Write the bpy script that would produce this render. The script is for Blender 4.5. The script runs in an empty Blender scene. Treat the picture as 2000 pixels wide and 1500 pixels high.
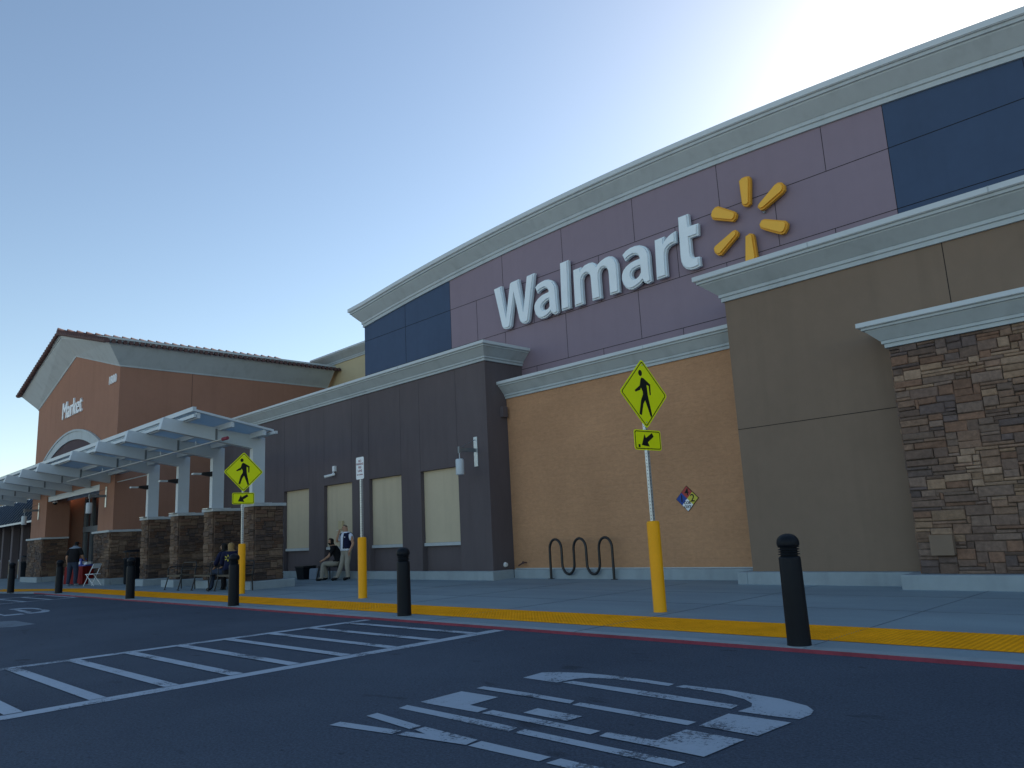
import bpy, bmesh, math, random
from mathutils import Vector, Matrix
R=math.radians
random.seed(7)
S=bpy.context.scene
# ---------------------------------------------------------------- camera
cd=bpy.data.cameras.new('camera'); cam=bpy.data.objects.new('camera',cd); S.collection.objects.link(cam); S.camera=cam
cd.sensor_width=36; cd.lens=27.0; cd.clip_start=0.1; cd.clip_end=3000
def cam_matrix(yaw,pitch,roll):
    cy,sy=math.cos(yaw),math.sin(yaw); cp,sp=math.cos(pitch),math.sin(pitch)
    f=Vector((sy*cp,cy*cp,sp)); r=Vector((cy,-sy,0)); u=r.cross(f)
    c,s=math.cos(roll),math.sin(roll)
    r2=c*r+s*u; u2=-s*r+c*u
    return Matrix(((r2.x,u2.x,-f.x,0),(r2.y,u2.y,-f.y,0),(r2.z,u2.z,-f.z,0),(0,0,0,1)))
cam.matrix_world=Matrix.Translation((0,0,1.37))@cam_matrix(R(-45.22),R(10.95),R(-2.87))
# ---------------------------------------------------------------- world, sun, exposure
SUN_AZ=-8.0; SUN_EL=25.5         # azimuth measured from +Y towards +X
w=bpy.data.worlds.new('World'); S.world=w; w.use_nodes=True
nt=w.node_tree; bg=nt.nodes['Background']
sky=nt.nodes.new('ShaderNodeTexSky'); sky.sky_type='NISHITA'; sky.sun_disc=False
sky.sun_elevation=R(SUN_EL); sky.sun_rotation=R(SUN_AZ)
sky.altitude=0; sky.air_density=1.0; sky.dust_density=0.45; sky.ozone_density=1.0
tint=nt.nodes.new('ShaderNodeVectorMath'); tint.operation='MULTIPLY'; tint.inputs[1].default_value=(1.02,1.005,.965)
nt.links.new(sky.outputs[0],tint.inputs[0]); nt.links.new(tint.outputs[0],bg.inputs[0]); bg.inputs[1].default_value=0.085
sd=bpy.data.lights.new('sun','SUN'); sd.energy=5.0; sd.angle=R(0.53); sd.color=(1,0.93,0.82)
sun=bpy.data.objects.new('sun',sd); S.collection.objects.link(sun)
sdir=Vector((math.sin(R(SUN_AZ))*math.cos(R(SUN_EL)),math.cos(R(SUN_AZ))*math.cos(R(SUN_EL)),math.sin(R(SUN_EL))))
sun.rotation_euler=sdir.to_track_quat('Z','Y').to_euler(); sun.location=sdir*60
S.view_settings.view_transform='Standard'; S.view_settings.look='None'; S.view_settings.exposure=1.18; S.view_settings.gamma=1
# ---------------------------------------------------------------- helpers
def link(o): S.collection.objects.link(o); return o
def tag(o,label=None,cat=None,group=None,kind=None):
    if label: o['label']=label
    if cat: o['category']=cat
    if group: o['group']=group
    if kind: o['kind']=kind
    return o
def thing(name,label,cat,loc=(0,0,0),rz=0,group=None):
    o=bpy.data.objects.new(name,None); o.empty_display_size=.2; link(o)
    o.location=loc; o.rotation_euler=(0,0,rz); return tag(o,label,cat,group)
ROOT={}
class MB:
    def __init__(s): s.v=[]; s.f=[]; s.c=None; s.sm=[]
    def add(s,vs,fs,smooth=False):
        n=len(s.v); s.v+= [tuple(p) for p in vs]; s.f+=[tuple(i+n for i in f) for f in fs]; s.sm+=[smooth]*len(fs); return s
    def box(s,x0,x1,y0,y1,z0,z1):
        if x0>x1:x0,x1=x1,x0
        if y0>y1:y0,y1=y1,y0
        if z0>z1:z0,z1=z1,z0
        return s.add([(x0,y0,z0),(x1,y0,z0),(x1,y1,z0),(x0,y1,z0),(x0,y0,z1),(x1,y0,z1),(x1,y1,z1),(x0,y1,z1)],
            [(3,2,1,0),(4,5,6,7),(0,1,5,4),(1,2,6,5),(2,3,7,6),(3,0,4,7)])
    def hexa(s,p):   # 8 points, bottom ring then top ring
        return s.add(p,[(3,2,1,0),(4,5,6,7),(0,1,5,4),(1,2,6,5),(2,3,7,6),(3,0,4,7)])
    def cyl(s,a,b,r0,r1=None,n=12,caps=True):
        a=Vector(a); b=Vector(b); r1=r0 if r1 is None else r1
        d=(b-a).normalized(); u=d.orthogonal().normalized(); w_=d.cross(u)
        vs=[];
        for p,r in((a,r0),(b,r1)):
            for k in range(n):
                t=2*math.pi*k/n; vs.append(p+u*r*math.cos(t)+w_*r*math.sin(t))
        s.add(vs,[(k,(k+1)%n,n+(k+1)%n,n+k) for k in range(n)],True)
        if caps: s.add(vs,[tuple(range(n-1,-1,-1)),tuple(range(n,2*n))])
        return s
    def bar(s,a,b,w_,h):  # rectangular bar between two points
        a=Vector(a); b=Vector(b); d=(b-a).normalized(); up=Vector((0,0,1))
        if abs(d.z)>.95: up=Vector((0,1,0))
        x=d.cross(up).normalized()*w_/2; y=x.cross(d).normalized()*h/2
        return s.hexa([a-x-y,a+x-y,b+x-y,b-x-y,a-x+y,a+x+y,b+x+y,b-x+y])
    def lathe(s,prof,n=24,c=(0,0)):
        vs=[];fs=[]
        for r,z in prof:
            for k in range(n):
                t=2*math.pi*k/n; vs.append((c[0]+r*math.cos(t),c[1]+r*math.sin(t),z))
        for j in range(len(prof)-1):
            for k in range(n): fs.append((j*n+k,j*n+(k+1)%n,(j+1)*n+(k+1)%n,(j+1)*n+k))
        s.add(vs,fs,True)
        if prof[0][0]>1e-4: s.add(vs[:n],[tuple(range(n-1,-1,-1))])
        if prof[-1][0]>1e-4: s.add(vs[-n:],[tuple(range(n))])
        return s
    def tube(s,pts,r,n=8,closed=False):
        pts=[Vector(p) for p in pts]; m=len(pts); prev=None; vs=[];fs=[]
        for i,p in enumerate(pts):
            a=pts[(i-1)%m] if (i>0 or closed) else p; b=pts[(i+1)%m] if (i<m-1 or closed) else p
            d=(b-a).normalized()
            u=d.orthogonal().normalized() if prev is None else (prev-d*prev.dot(d)).normalized()
            prev=u; w_=d.cross(u)
            rr=r[i] if isinstance(r,(list,tuple)) else r
            for k in range(n):
                t=2*math.pi*k/n; vs.append(p+u*rr*math.cos(t)+w_*rr*math.sin(t))
        for i in range(m if closed else m-1):
            for k in range(n): fs.append((i*n+k,i*n+(k+1)%n,((i+1)%m)*n+(k+1)%n,((i+1)%m)*n+k))
        s.add(vs,fs,True)
        if not closed: s.add(vs[:n],[tuple(range(n-1,-1,-1))]); s.add(vs[-n:],[tuple(range(n))])
        return s
    def build(s,name,mat,parent=None,world=True,bevel=0,solid=None):
        off=Vector((0,0,0))
        if parent is not None and world:
            q=parent
            while q.parent: q=q.parent
            off=Vector(q.location)
        me=bpy.data.meshes.new(name)
        me.from_pydata([tuple(Vector(p)-off) for p in s.v] if world else s.v,[],s.f)
        me.polygons.foreach_set('use_smooth',s.sm)
        me.materials.append(mat)
        if s.c:
            at=me.color_attributes.new('tone','FLOAT_COLOR','CORNER')
            k=0; arr=[]
            for f,c in zip(s.f,s.c): arr+= list(c)*len(f)
            at.data.foreach_set('color',arr)
        me.update()
        o=bpy.data.objects.new(name,me); link(o)
        if parent is not None: o.parent=parent
        if bevel:
            b=o.modifiers.new('bevel','BEVEL'); b.width=bevel; b.segments=2; b.limit_method='ANGLE'; b.angle_limit=R(40)
        return o
def poly_prism(mb,pts,hole,fn,d0,d1):
    """pts in 2-D, fn(u,v,d)->3-D; triangulated faces with optional hole"""
    from mathutils.geometry import tessellate_polygon
    loops=[[Vector((p[0],p[1],0)) for p in pts]]
    if hole: loops.append([Vector((p[0],p[1],0)) for p in hole])
    tris=tessellate_polygon(loops); flat=[p for l in loops for p in l]; n=len(flat)
    vs=[fn(p.x,p.y,d0) for p in flat]+[fn(p.x,p.y,d1) for p in flat]
    fs=[(a,b,c) for a,b,c in tris]+[(c+n,b+n,a+n) for a,b,c in tris]
    k=0
    for l in loops:
        m=len(l)
        for i in range(m): fs.append((k+i,k+(i+1)%m,k+(i+1)%m+n,k+i+n))
        k+=m
    mb.add(vs,fs)
def recalc(o):
    bm=bmesh.new(); bm.from_mesh(o.data); bmesh.ops.remove_doubles(bm,verts=bm.verts,dist=1e-5); bmesh.ops.recalc_face_normals(bm,faces=bm.faces); bm.to_mesh(o.data); bm.free(); return o
def offset_poly(pts,d):
    n=len(pts); area=sum(pts[i][0]*pts[(i+1)%n][1]-pts[(i+1)%n][0]*pts[i][1] for i in range(n))
    sg=1 if area>0 else -1; out=[]
    for i in range(n):
        a=Vector(pts[i-1]); b=Vector(pts[i]); c=Vector(pts[(i+1)%n])
        e1=(b-a).normalized(); e2=(c-b).normalized()
        n1=Vector((e1.y,-e1.x))*sg; n2=Vector((e2.y,-e2.x))*sg; m=(n1+n2)
        if m.length<1e-3: m=n1
        m.normalize(); k=d/max(.55,m.dot(n1)); out.append((b.x+m.x*k,b.y+m.y*k))
    return out
def copy_tree(o,parent=None):
    c=o.copy(); link(c); c.parent=parent
    for ch in list(o.children): copy_tree(ch,c)
    return c
# ---------------------------------------------------------------- materials
def new_mat(name):
    m=bpy.data.materials.new(name); m.use_nodes=True; return m,m.node_tree,m.node_tree.nodes['Principled BSDF']
def N(nt,t,**k):
    n=nt.nodes.new(t)
    for a,b in k.items():
        if a in n.inputs: n.inputs[a].default_value=b
        else: setattr(n,a,b)
    return n
def mat(name,col,rough=.8,var=.12,vscale=1.5,bump=0,bscale=60,metal=0,spec=.3,stain=0,stretch=(1,1,1),trans=0,coat=0):
    m,nt,p=new_mat(name); L=nt.links.new
    p.inputs['Roughness'].default_value=rough; p.inputs['Metallic'].default_value=metal; p.inputs['Specular IOR Level'].default_value=spec
    p.inputs['Coat Weight'].default_value=coat
    tc=N(nt,'ShaderNodeTexCoord'); mp=N(nt,'ShaderNodeMapping'); mp.inputs['Scale'].default_value=stretch
    L(tc.outputs['Object'],mp.inputs[0])
    nz=N(nt,'ShaderNodeTexNoise',Scale=vscale,Detail=6.0,Roughness=.6); L(mp.outputs[0],nz.inputs[0])
    n2=N(nt,'ShaderNodeTexNoise',Scale=vscale*9,Detail=4.0,Roughness=.6); L(mp.outputs[0],n2.inputs[0])
    av=N(nt,'ShaderNodeMath',operation='ADD'); L(nz.outputs[0],av.inputs[0])
    ml=N(nt,'ShaderNodeMath',operation='MULTIPLY'); L(n2.outputs[0],ml.inputs[0]); ml.inputs[1].default_value=.45; L(ml.outputs[0],av.inputs[1])
    mr=N(nt,'ShaderNodeMapRange'); mr.inputs[1].default_value=.45; mr.inputs[2].default_value=1.0; mr.inputs[3].default_value=1-var; mr.inputs[4].default_value=1+var
    L(av.outputs[0],mr.inputs[0])
    mx=N(nt,'ShaderNodeVectorMath',operation='SCALE'); mx.inputs[0].default_value=col[:3]; L(mr.outputs[0],mx.inputs['Scale'])
    out=mx.outputs[0]
    if stain:
        sn=N(nt,'ShaderNodeTexNoise',Scale=2.2,Detail=5.0); ms=N(nt,'ShaderNodeMapping'); ms.inputs['Scale'].default_value=(1.6,1.6,.12); L(tc.outputs['Object'],ms.inputs[0]); L(ms.outputs[0],sn.inputs[0])
        r2=N(nt,'ShaderNodeMapRange'); r2.inputs[1].default_value=.5; r2.inputs[2].default_value=.75; r2.inputs[3].default_value=1; r2.inputs[4].default_value=1-stain; L(sn.outputs[0],r2.inputs[0])
        s2=N(nt,'ShaderNodeVectorMath',operation='SCALE'); L(out,s2.inputs[0]); L(r2.outputs[0],s2.inputs['Scale']); out=s2.outputs[0]
    L(out,p.inputs['Base Color'])
    if bump:
        b=N(nt,'ShaderNodeBump',Strength=bump,Distance=.01); nb=N(nt,'ShaderNodeTexNoise',Scale=bscale,Detail=4.0,Roughness=.65); L(mp.outputs[0],nb.inputs[0]); L(nb.outputs[0],b.inputs['Height']); L(b.outputs[0],p.inputs['Normal'])
    if trans: p.inputs['Transmission Weight'].default_value=trans
    return m
M={}
M['cornice']=mat('painted_cornice',(.47,.53,.545),.75,.06,.8,.15,90,stain=.12)
M['cap']=mat('metal_cap',(.58,.64,.66),.5,.05,.8,0,60)
M['brown']=mat('brown_stucco',(.126,.106,.112),.9,.14,.35,.35,140,stain=.1,stretch=(1,1,.35))
M['mauve']=mat('mauve_panel',(.26,.204,.250),.62,.05,.4,.05,140,stain=.05)
M['blue']=mat('slate_blue_panel',(.046,.080,.150),.6,.10,.5,.05,140,stain=.08)
M['taupe']=mat('taupe_stucco',(.235,.173,.126),.92,.08,.45,.4,150,stain=.08)
M['terra']=mat('terracotta_stucco',(.35,.182,.122),.9,.08,.4,.3,140,stain=.08)
M['cream']=mat('cream_stucco',(.55,.47,.29),.9,.06,.6,.2,120)
M['tan']=mat('tan_stucco',(.33,.26,.18),.9,.08,.6,.2,120)
M['shutter']=mat('khaki_panel',(.56,.485,.345),.65,.05,.7,.1,160,stain=.1)
M['joint']=mat('joint_shadow_gap',(.012,.012,.014),.9,0,1)
M['pjoint']=mat('pavement_joint',(.15,.19,.22),.9,.1,3)
M['bjoint']=mat('brown_joint',(.068,.060,.066),.9,0,1)
M['archfill']=mat('dark_maroon_infill',(.075,.05,.06),.8,.05,1)
M['steel']=mat('painted_steel',(.56,.63,.67),.45,.05,1.2,.05,40,spec=.4)
M['galv']=mat('galvanised_steel',(.55,.60,.62),.38,.12,18,.1,80,metal=.7)
M['concrete']=mat('concrete',(.31,.37,.40),.85,.12,.7,.3,160,stain=.12)
M['capstone']=mat('cast_stone_cap',(.48,.52,.53),.8,.1,3,.3,120)
M['black']=mat('black_metal',(.012,.013,.015),.42,.1,4,.05,90,spec=.5)
M['bollard']=mat('dark_bollard_plastic',(.006,.009,.014),.5,.3,3,.06,120,spec=.2,stain=.3)
M['yellow']=mat('yellow_bollard_sleeve',(.95,.42,.006),.42,.06,3,.03,80,spec=.2)
M['signgreen']=mat('fluorescent_yellow_green',(.90,.97,.004),.45,.03,3)
M['signblack']=mat('sign_black',(.006,.007,.006),.5,0,3)
M['signwhite']=mat('sign_white',(.86,.90,.92),.45,.03,3)
M['letter']=mat('pale_blue_letter',(.84,.92,.95),.45,.04,3,.03,200)
M['letterside']=mat('letter_return',(.70,.80,.85),.5,.04,3)
M['ray']=mat('amber_ray',(.92,.50,.06),.45,.04,3)
M['rayside']=mat('amber_ray_return',(.75,.38,.04),.5,.04,3)
M['glass']=mat('dark_glass',(.012,.017,.024),.08,0,1,spec=.8)
M['darkblue']=mat('blue_metal_trellis',(.05,.085,.14),.5,.1,3)
M['frame']=mat('aluminium_frame',(.22,.25,.27),.4,.05,3,metal=.4)
M['red']=mat('red_cloth',(.20,.012,.012),.85,.15,6)
M['redkerb']=mat('red_kerb_paint',(.27,.05,.08),.7,.25,3,.2,60,stain=.2)
M['white']=mat('white_plastic',(.85,.88,.88),.5,.03,4)
M['bluebox']=mat('blue_goods',(.05,.09,.42),.5,.2,20)
M['red2']=mat('nfpa_red',(.42,.06,.05),.5,.02,4); M['blue2']=mat('nfpa_blue',(.02,.07,.32),.5,.02,4); M['yel2']=mat('nfpa_yellow',(.62,.55,.07),.5,.02,4)
M['skin']=mat('skin',(.50,.29,.19),.6,.05,6); M['hair']=mat('dark_hair',(.012,.010,.009),.7,.2,60); M['blond']=mat('blond_hair',(.34,.22,.09),.6,.3,60)
M['greyhair']=mat('shaved_hair',(.10,.075,.06),.7,.2,60)
M['tee']=mat('black_cotton',(.012,.012,.015),.9,.1,8); M['jeans']=mat('blue_denim',(.035,.05,.085),.9,.2,10); M['khaki']=mat('khaki_cotton',(.36,.33,.27),.9,.12,9)
M['shirt']=mat('white_shirt',(.80,.86,.97),.85,.05,8); M['vest']=mat('navy_vest',(.008,.012,.045),.85,.1,8); M['shoe']=mat('black_shoe',(.008,.008,.009),.5,.1,8)
M['sneaker']=mat('grey_sneaker',(.4,.42,.45),.6,.1,8); M['greyblock']=mat('grey_collar',(.22,.27,.33),.85,.1,8)
def asphalt():
    m,nt,p=new_mat('asphalt'); L=nt.links.new
    tc=N(nt,'ShaderNodeTexCoord')
    a=N(nt,'ShaderNodeTexNoise',Scale=.35,Detail=8.0,Roughness=.6); b=N(nt,'ShaderNodeTexNoise',Scale=55.0,Detail=6.0,Roughness=.8); v=N(nt,'ShaderNodeTexVoronoi',Scale=130.0)
    for n in(a,b,v): L(tc.outputs['Object'],n.inputs['Vector'])
    r=N(nt,'ShaderNodeValToRGB'); e=r.color_ramp.elements; e[0].position=.3; e[0].color=(.048,.067,.098,1); e[1].position=.75; e[1].color=(.078,.104,.142,1); L(a.outputs[0],r.inputs[0])
    r2=N(nt,'ShaderNodeMapRange'); r2.inputs[1].default_value=.35; r2.inputs[2].default_value=.7; r2.inputs[3].default_value=.55; r2.inputs[4].default_value=1.5; L(b.outputs[0],r2.inputs[0])
    s=N(nt,'ShaderNodeVectorMath',operation='SCALE'); L(r.outputs[0],s.inputs[0]); L(r2.outputs[0],s.inputs['Scale'])
    # oil spots and old repairs
    o=N(nt,'ShaderNodeTexNoise',Scale=1.7,Detail=3.0); mp=N(nt,'ShaderNodeMapping'); mp.inputs['Scale'].default_value=(1,2.2,1); L(tc.outputs['Object'],mp.inputs[0]); L(mp.outputs[0],o.inputs['Vector'])
    r3=N(nt,'ShaderNodeMapRange'); r3.inputs[1].default_value=.66; r3.inputs[2].default_value=.74; r3.inputs[3].default_value=1; r3.inputs[4].default_value=.62; L(o.outputs[0],r3.inputs[0])
    s2=N(nt,'ShaderNodeVectorMath',operation='SCALE'); L(s.outputs[0],s2.inputs[0]); L(r3.outputs[0],s2.inputs['Scale'])
    q=N(nt,'ShaderNodeTexNoise',Scale=7.5,Detail=2.0); L(mp.outputs[0],q.inputs['Vector'])
    r4=N(nt,'ShaderNodeMapRange'); r4.inputs[1].default_value=.70; r4.inputs[2].default_value=.76; r4.inputs[3].default_value=1; r4.inputs[4].default_value=.55; L(q.outputs[0],r4.inputs[0])
    s3=N(nt,'ShaderNodeVectorMath',operation='SCALE'); L(s2.outputs[0],s3.inputs[0]); L(r4.outputs[0],s3.inputs['Scale']); s2=s3
    L(s2.outputs[0],p.inputs['Base Color']); p.inputs['Roughness'].default_value=.86; p.inputs['Specular IOR Level'].default_value=.25
    bp=N(nt,'ShaderNodeBump',Strength=.5,Distance=.006); ad=N(nt,'ShaderNodeMath',operation='ADD'); L(b.outputs[0],ad.inputs[0]); L(v.outputs['Distance'],ad.inputs[1]); L(ad.outputs[0],bp.inputs['Height']); L(bp.outputs[0],p.inputs['Normal'])
    return m
M['asphalt']=asphalt()
def paint(name,col,wear):
    """worn road paint: bare asphalt shows through in flecks"""
    m,nt,p=new_mat(name); L=nt.links.new; tc=N(nt,'ShaderNodeTexCoord')
    a=N(nt,'ShaderNodeTexNoise',Scale=38.0,Detail=7.0,Roughness=.75); b=N(nt,'ShaderNodeTexNoise',Scale=2.2,Detail=4.0)
    for n in(a,b): L(tc.outputs['Object'],n.inputs['Vector'])
    ad=N(nt,'ShaderNodeMath',operation='MULTIPLY_ADD'); L(b.outputs[0],ad.inputs[0]); ad.inputs[1].default_value=.8; L(a.outputs[0],ad.inputs[2])
    r=N(nt,'ShaderNodeValToRGB'); e=r.color_ramp.elements; e[0].position=wear; e[0].color=(*col,1); e[1].position=wear+.09; e[1].color=(.075,.10,.13,1)
    e.new(wear-.25).color=(col[0]*1.12,col[1]*1.12,col[2]*1.12,1)
    L(ad.outputs[0],r.inputs[0]); L(r.outputs[0],p.inputs['Base Color']); p.inputs['Roughness'].default_value=.75
    bp=N(nt,'ShaderNodeBump',Strength=.3,Distance=.004); L(a.outputs[0],bp.inputs['Height']); L(bp.outputs[0],p.inputs['Normal'])
    return m
M['paint']=paint('white_road_paint',(.35,.415,.48),1.08); M['paintold']=paint('faded_road_paint',(.315,.38,.445),1.06)
M['patch']=paint('grey_covering_paint',(.12,.16,.20),1.0)
def splitface():
    m,nt,p=new_mat('split_face_block'); L=nt.links.new; tc=N(nt,'ShaderNodeTexCoord')
    mp=N(nt,'ShaderNodeMapping'); mp.inputs['Rotation'].default_value=(R(90),0,0); L(tc.outputs['Object'],mp.inputs[0])
    br=N(nt,'ShaderNodeTexBrick',Scale=1.0); br.inputs['Brick Width'].default_value=.4; br.inputs['Row Height'].default_value=.2; br.inputs['Mortar Size'].default_value=.006; br.inputs['Mortar Smooth'].default_value=.6; L(mp.outputs[0],br.inputs[0])
    br.inputs[1].default_value=(.975,.975,.975,1); br.inputs[2].default_value=(1.02,1.02,1.02,1); br.inputs[3].default_value=(.93,.93,.93,1)
    n1=N(nt,'ShaderNodeTexNoise',Scale=7.0,Detail=10.0,Roughness=.75); n2=N(nt,'ShaderNodeTexNoise',Scale=.5,Detail=5.0); ms=N(nt,'ShaderNodeMapping'); ms.inputs['Scale'].default_value=(1,1,1.8)
    L(tc.outputs['Object'],ms.inputs[0]); L(ms.outputs[0],n1.inputs[0]); L(tc.outputs['Object'],n2.inputs[0])
    mr=N(nt,'ShaderNodeMapRange'); mr.inputs[1].default_value=.3; mr.inputs[2].default_value=.7; mr.inputs[3].default_value=.87; mr.inputs[4].default_value=1.1; L(n1.outputs[0],mr.inputs[0])
    m2=N(nt,'ShaderNodeMapRange'); m2.inputs[1].default_value=.3; m2.inputs[2].default_value=.7; m2.inputs[3].default_value=.9; m2.inputs[4].default_value=1.1; L(n2.outputs[0],m2.inputs[0])
    a=N(nt,'ShaderNodeVectorMath',operation='MULTIPLY'); a.inputs[1].default_value=(.52,.292,.162); L(br.outputs[0],a.inputs[0])
    b=N(nt,'ShaderNodeVectorMath',operation='SCALE'); L(a.outputs[0],b.inputs[0]); L(mr.outputs[0],b.inputs['Scale'])
    c=N(nt,'ShaderNodeVectorMath',operation='SCALE'); L(b.outputs[0],c.inputs[0]); L(m2.outputs[0],c.inputs['Scale']); L(c.outputs[0],p.inputs['Base Color'])
    p.inputs['Roughness'].default_value=.95; p.inputs['Specular IOR Level'].default_value=.1
    bp=N(nt,'ShaderNodeBump',Strength=.75,Distance=.04); L(n1.outputs[0],bp.inputs['Height'])
    b2=N(nt,'ShaderNodeBump',Strength=.25,Distance=.008); b2.invert=True; L(br.outputs['Fac'],b2.inputs['Height']); L(bp.outputs[0],b2.inputs['Normal']); L(b2.outputs[0],p.inputs['Normal'])
    return m
M['split']=splitface()
def stonemat(k=1.0):
    m,nt,p=new_mat('ledge_stone'); L=nt.links.new; tc=N(nt,'ShaderNodeTexCoord'); at=N(nt,'ShaderNodeVertexColor'); at.layer_name='tone'
    n1=N(nt,'ShaderNodeTexNoise',Scale=14.0,Detail=8.0,Roughness=.7); L(tc.outputs['Object'],n1.inputs[0])
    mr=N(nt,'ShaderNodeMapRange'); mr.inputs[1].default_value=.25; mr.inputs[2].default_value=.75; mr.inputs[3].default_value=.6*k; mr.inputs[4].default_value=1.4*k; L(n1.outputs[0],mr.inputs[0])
    s=N(nt,'ShaderNodeVectorMath',operation='SCALE'); L(at.outputs[0],s.inputs[0]); L(mr.outputs[0],s.inputs['Scale']); L(s.outputs[0],p.inputs['Base Color']); p.inputs['Roughness'].default_value=.9
    bp=N(nt,'ShaderNodeBump',Strength=.7,Distance=.02); L(n1.outputs[0],bp.inputs['Height']); L(bp.outputs[0],p.inputs['Normal'])
    return m
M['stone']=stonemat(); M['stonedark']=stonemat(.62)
def sidewalkmat():
    m,nt,p=new_mat('sidewalk_concrete'); L=nt.links.new; tc=N(nt,'ShaderNodeTexCoord')
    n1=N(nt,'ShaderNodeTexNoise',Scale=.5,Detail=7.0,Roughness=.6); ms=N(nt,'ShaderNodeMapping'); ms.inputs['Scale'].default_value=(.5,1.4,1); L(tc.outputs['Object'],ms.inputs[0]); L(ms.outputs[0],n1.inputs[0])
    n2=N(nt,'ShaderNodeTexNoise',Scale=70.0,Detail=5.0,Roughness=.7); L(tc.outputs['Object'],n2.inputs[0])
    r=N(nt,'ShaderNodeValToRGB'); e=r.color_ramp.elements; e[0].position=.3; e[0].color=(.185,.25,.29,1); e[1].position=.75; e[1].color=(.27,.36,.40,1); L(n1.outputs[0],r.inputs[0])
    m2=N(nt,'ShaderNodeMapRange'); m2.inputs[1].default_value=.3; m2.inputs[2].default_value=.7; m2.inputs[3].default_value=.9; m2.inputs[4].default_value=1.1; L(n2.outputs[0],m2.inputs[0])
    s=N(nt,'ShaderNodeVectorMath',operation='SCALE'); L(r.outputs[0],s.inputs[0]); L(m2.outputs[0],s.inputs['Scale'])
    L(s.outputs[0],p.inputs['Base Color']); p.inputs['Roughness'].default_value=.8
    bp=N(nt,'ShaderNodeBump',Strength=.25,Distance=.004); L(n2.outputs[0],bp.inputs['Height']); L(bp.outputs[0],p.inputs['Normal'])
    return m
M['walk']=sidewalkmat()
M['lot']=mat('pale_bounce_concrete',(.33,.31,.28),.9,.15,.3,.2,60)  # pale by choice, so the sunlit lot throws light back at the walls
M['tactile']=mat('yellow_tactile',(.92,.37,.006),.85,.14,2.5,.1,80,spec=.1,stain=.12)
M['tile']=mat('clay_roof_tile',(.115,.068,.065),.8,.35,9,.2,60)
def polycarb():
    m,nt,p=new_mat('translucent_roof_panel'); L=nt.links.new
    p.inputs['Base Color'].default_value=(.55,.64,.70,1); p.inputs['Roughness'].default_value=.6
    t=N(nt,'ShaderNodeBsdfTranslucent'); t.inputs[0].default_value=(.55,.66,.72,1); mx=N(nt,'ShaderNodeMixShader'); mx.inputs[0].default_value=.6
    o=nt.nodes['Material Output']; L(p.outputs[0],mx.inputs[1]); L(t.outputs[0],mx.inputs[2]); L(mx.outputs[0],o.inputs[0]); return m
M['poly']=polycarb()
GZ=0.112; WZ=0.15
def ky(x): return 7.3-max(0,-31.5-x)*.19
def wz(x,y):   # height of the pavement, dropping flush at the entrance crossing
    t=min(1,max(0,(-31.5-x)/3.0)); r=min(1,max(0,(9.4-y)/2.0)); return WZ-(WZ-GZ-.006)*t*r
# ---------------------------------------------------------------- ground
g=MB(); g.add([(-900,-900,GZ),(900,-900,GZ),(900,900,GZ),(-900,900,GZ)],[(0,1,2,3)]); tag(g.build('ground',M['asphalt']),kind='structure')
g=MB(); g.add([(-900,-900,GZ+.003),(900,-900,GZ+.003),(900,-9,GZ+.003),(-900,-9,GZ+.003)],[(0,1,2,3)]); tag(g.build('bounce_parking_lot',M['lot']),kind='structure')  # unseen lot behind the camera, added pale to bounce sun onto the front
xs=[12,8,4,0,-4,-8,-12,-16,-20,-24,-28,-31.5,-33,-34.5,-36,-38,-40,-44,-48,-54,-62]
def strip(name,mat,o0,o1,dz,parent=None,yabs=None):
    m=MB(); 
    for a,b in zip(xs[:-1],xs[1:]):
        seg=4
        for k in range(seg):
            def P(x,t):
                y0=ky(x)+o0; y1=(ky(x)+o1) if yabs is None else yabs
                y=y0+(y1-y0)*t; return (x,y,wz(x,y)+dz)
            m.add([P(b,k/seg),P(a,k/seg),P(a,(k+1)/seg),P(b,(k+1)/seg)],[(0,1,2,3)])
    return m
m=strip('sidewalk',M['walk'],.16,0,0,yabs=30); tag(m.build('sidewalk',M['walk']),kind='structure')
k=MB()
for a,b in zip(xs[:-1],xs[1:]):
    za,zb=wz(a,ky(a)),wz(b,ky(b))
    k.hexa([(b,ky(b),-.2),(a,ky(a),-.2),(a,ky(a)+.16,-.2),(b,ky(b)+.16,-.2),(b,ky(b),zb),(a,ky(a),za),(a,ky(a)+.16,za),(b,ky(b)+.16,zb)])
tag(recalc(k.build('kerb',M['concrete'])),kind='structure')
k=MB()
for a,b in zip(xs[:-1],xs[1:]):
    if b<-31.6: continue
    za,zb=wz(a,ky(a)),wz(b,ky(b)); e=.004
    k.add([(b,ky(b)-e,GZ-.02),(a,ky(a)-e,GZ-.02),(a,ky(a)-e,za-.002),(b,ky(b)-e,zb-.002)],[(0,1,2,3)])
tag(k.build('kerb_paint',M['redkerb']),kind='structure')
m=strip('t',None,.56,1.62,.004)
# truncated domes
yy=.60
while yy<1.6:
    x=10
    while x>-31:
        if x>-17 or True:
            y=ky(x)+yy; z=wz(x,y)+.004; r=.017; q=.009; h=.006
            m.add([(x-r,y-r,z),(x+r,y-r,z),(x+r,y+r,z),(x-r,y+r,z),(x-q,y-q,z+h),(x+q,y-q,z+h),(x+q,y+q,z+h),(x-q,y+q,z+h)],[(4,5,6,7),(0,1,5,4),(1,2,6,5),(2,3,7,6),(3,0,4,7)])
        x-=.061 if x>-12 else .09
    yy+=.061
tag(m.build('tactile_paving',M['tactile']),kind='structure')
m=MB()
for x in [8,5.1,2.2,-.7,-3.6,-6.5,-9.4,-12.3,-15.2,-18.1,-21,-23.9,-26.8,-29.7]:
    m.box(x-.003,x+.003,7.31,14.2,WZ+.001,WZ+.0045)
    m.box(x-.005,x+.005,7.86,8.92,WZ+.0045,WZ+.0065)
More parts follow.
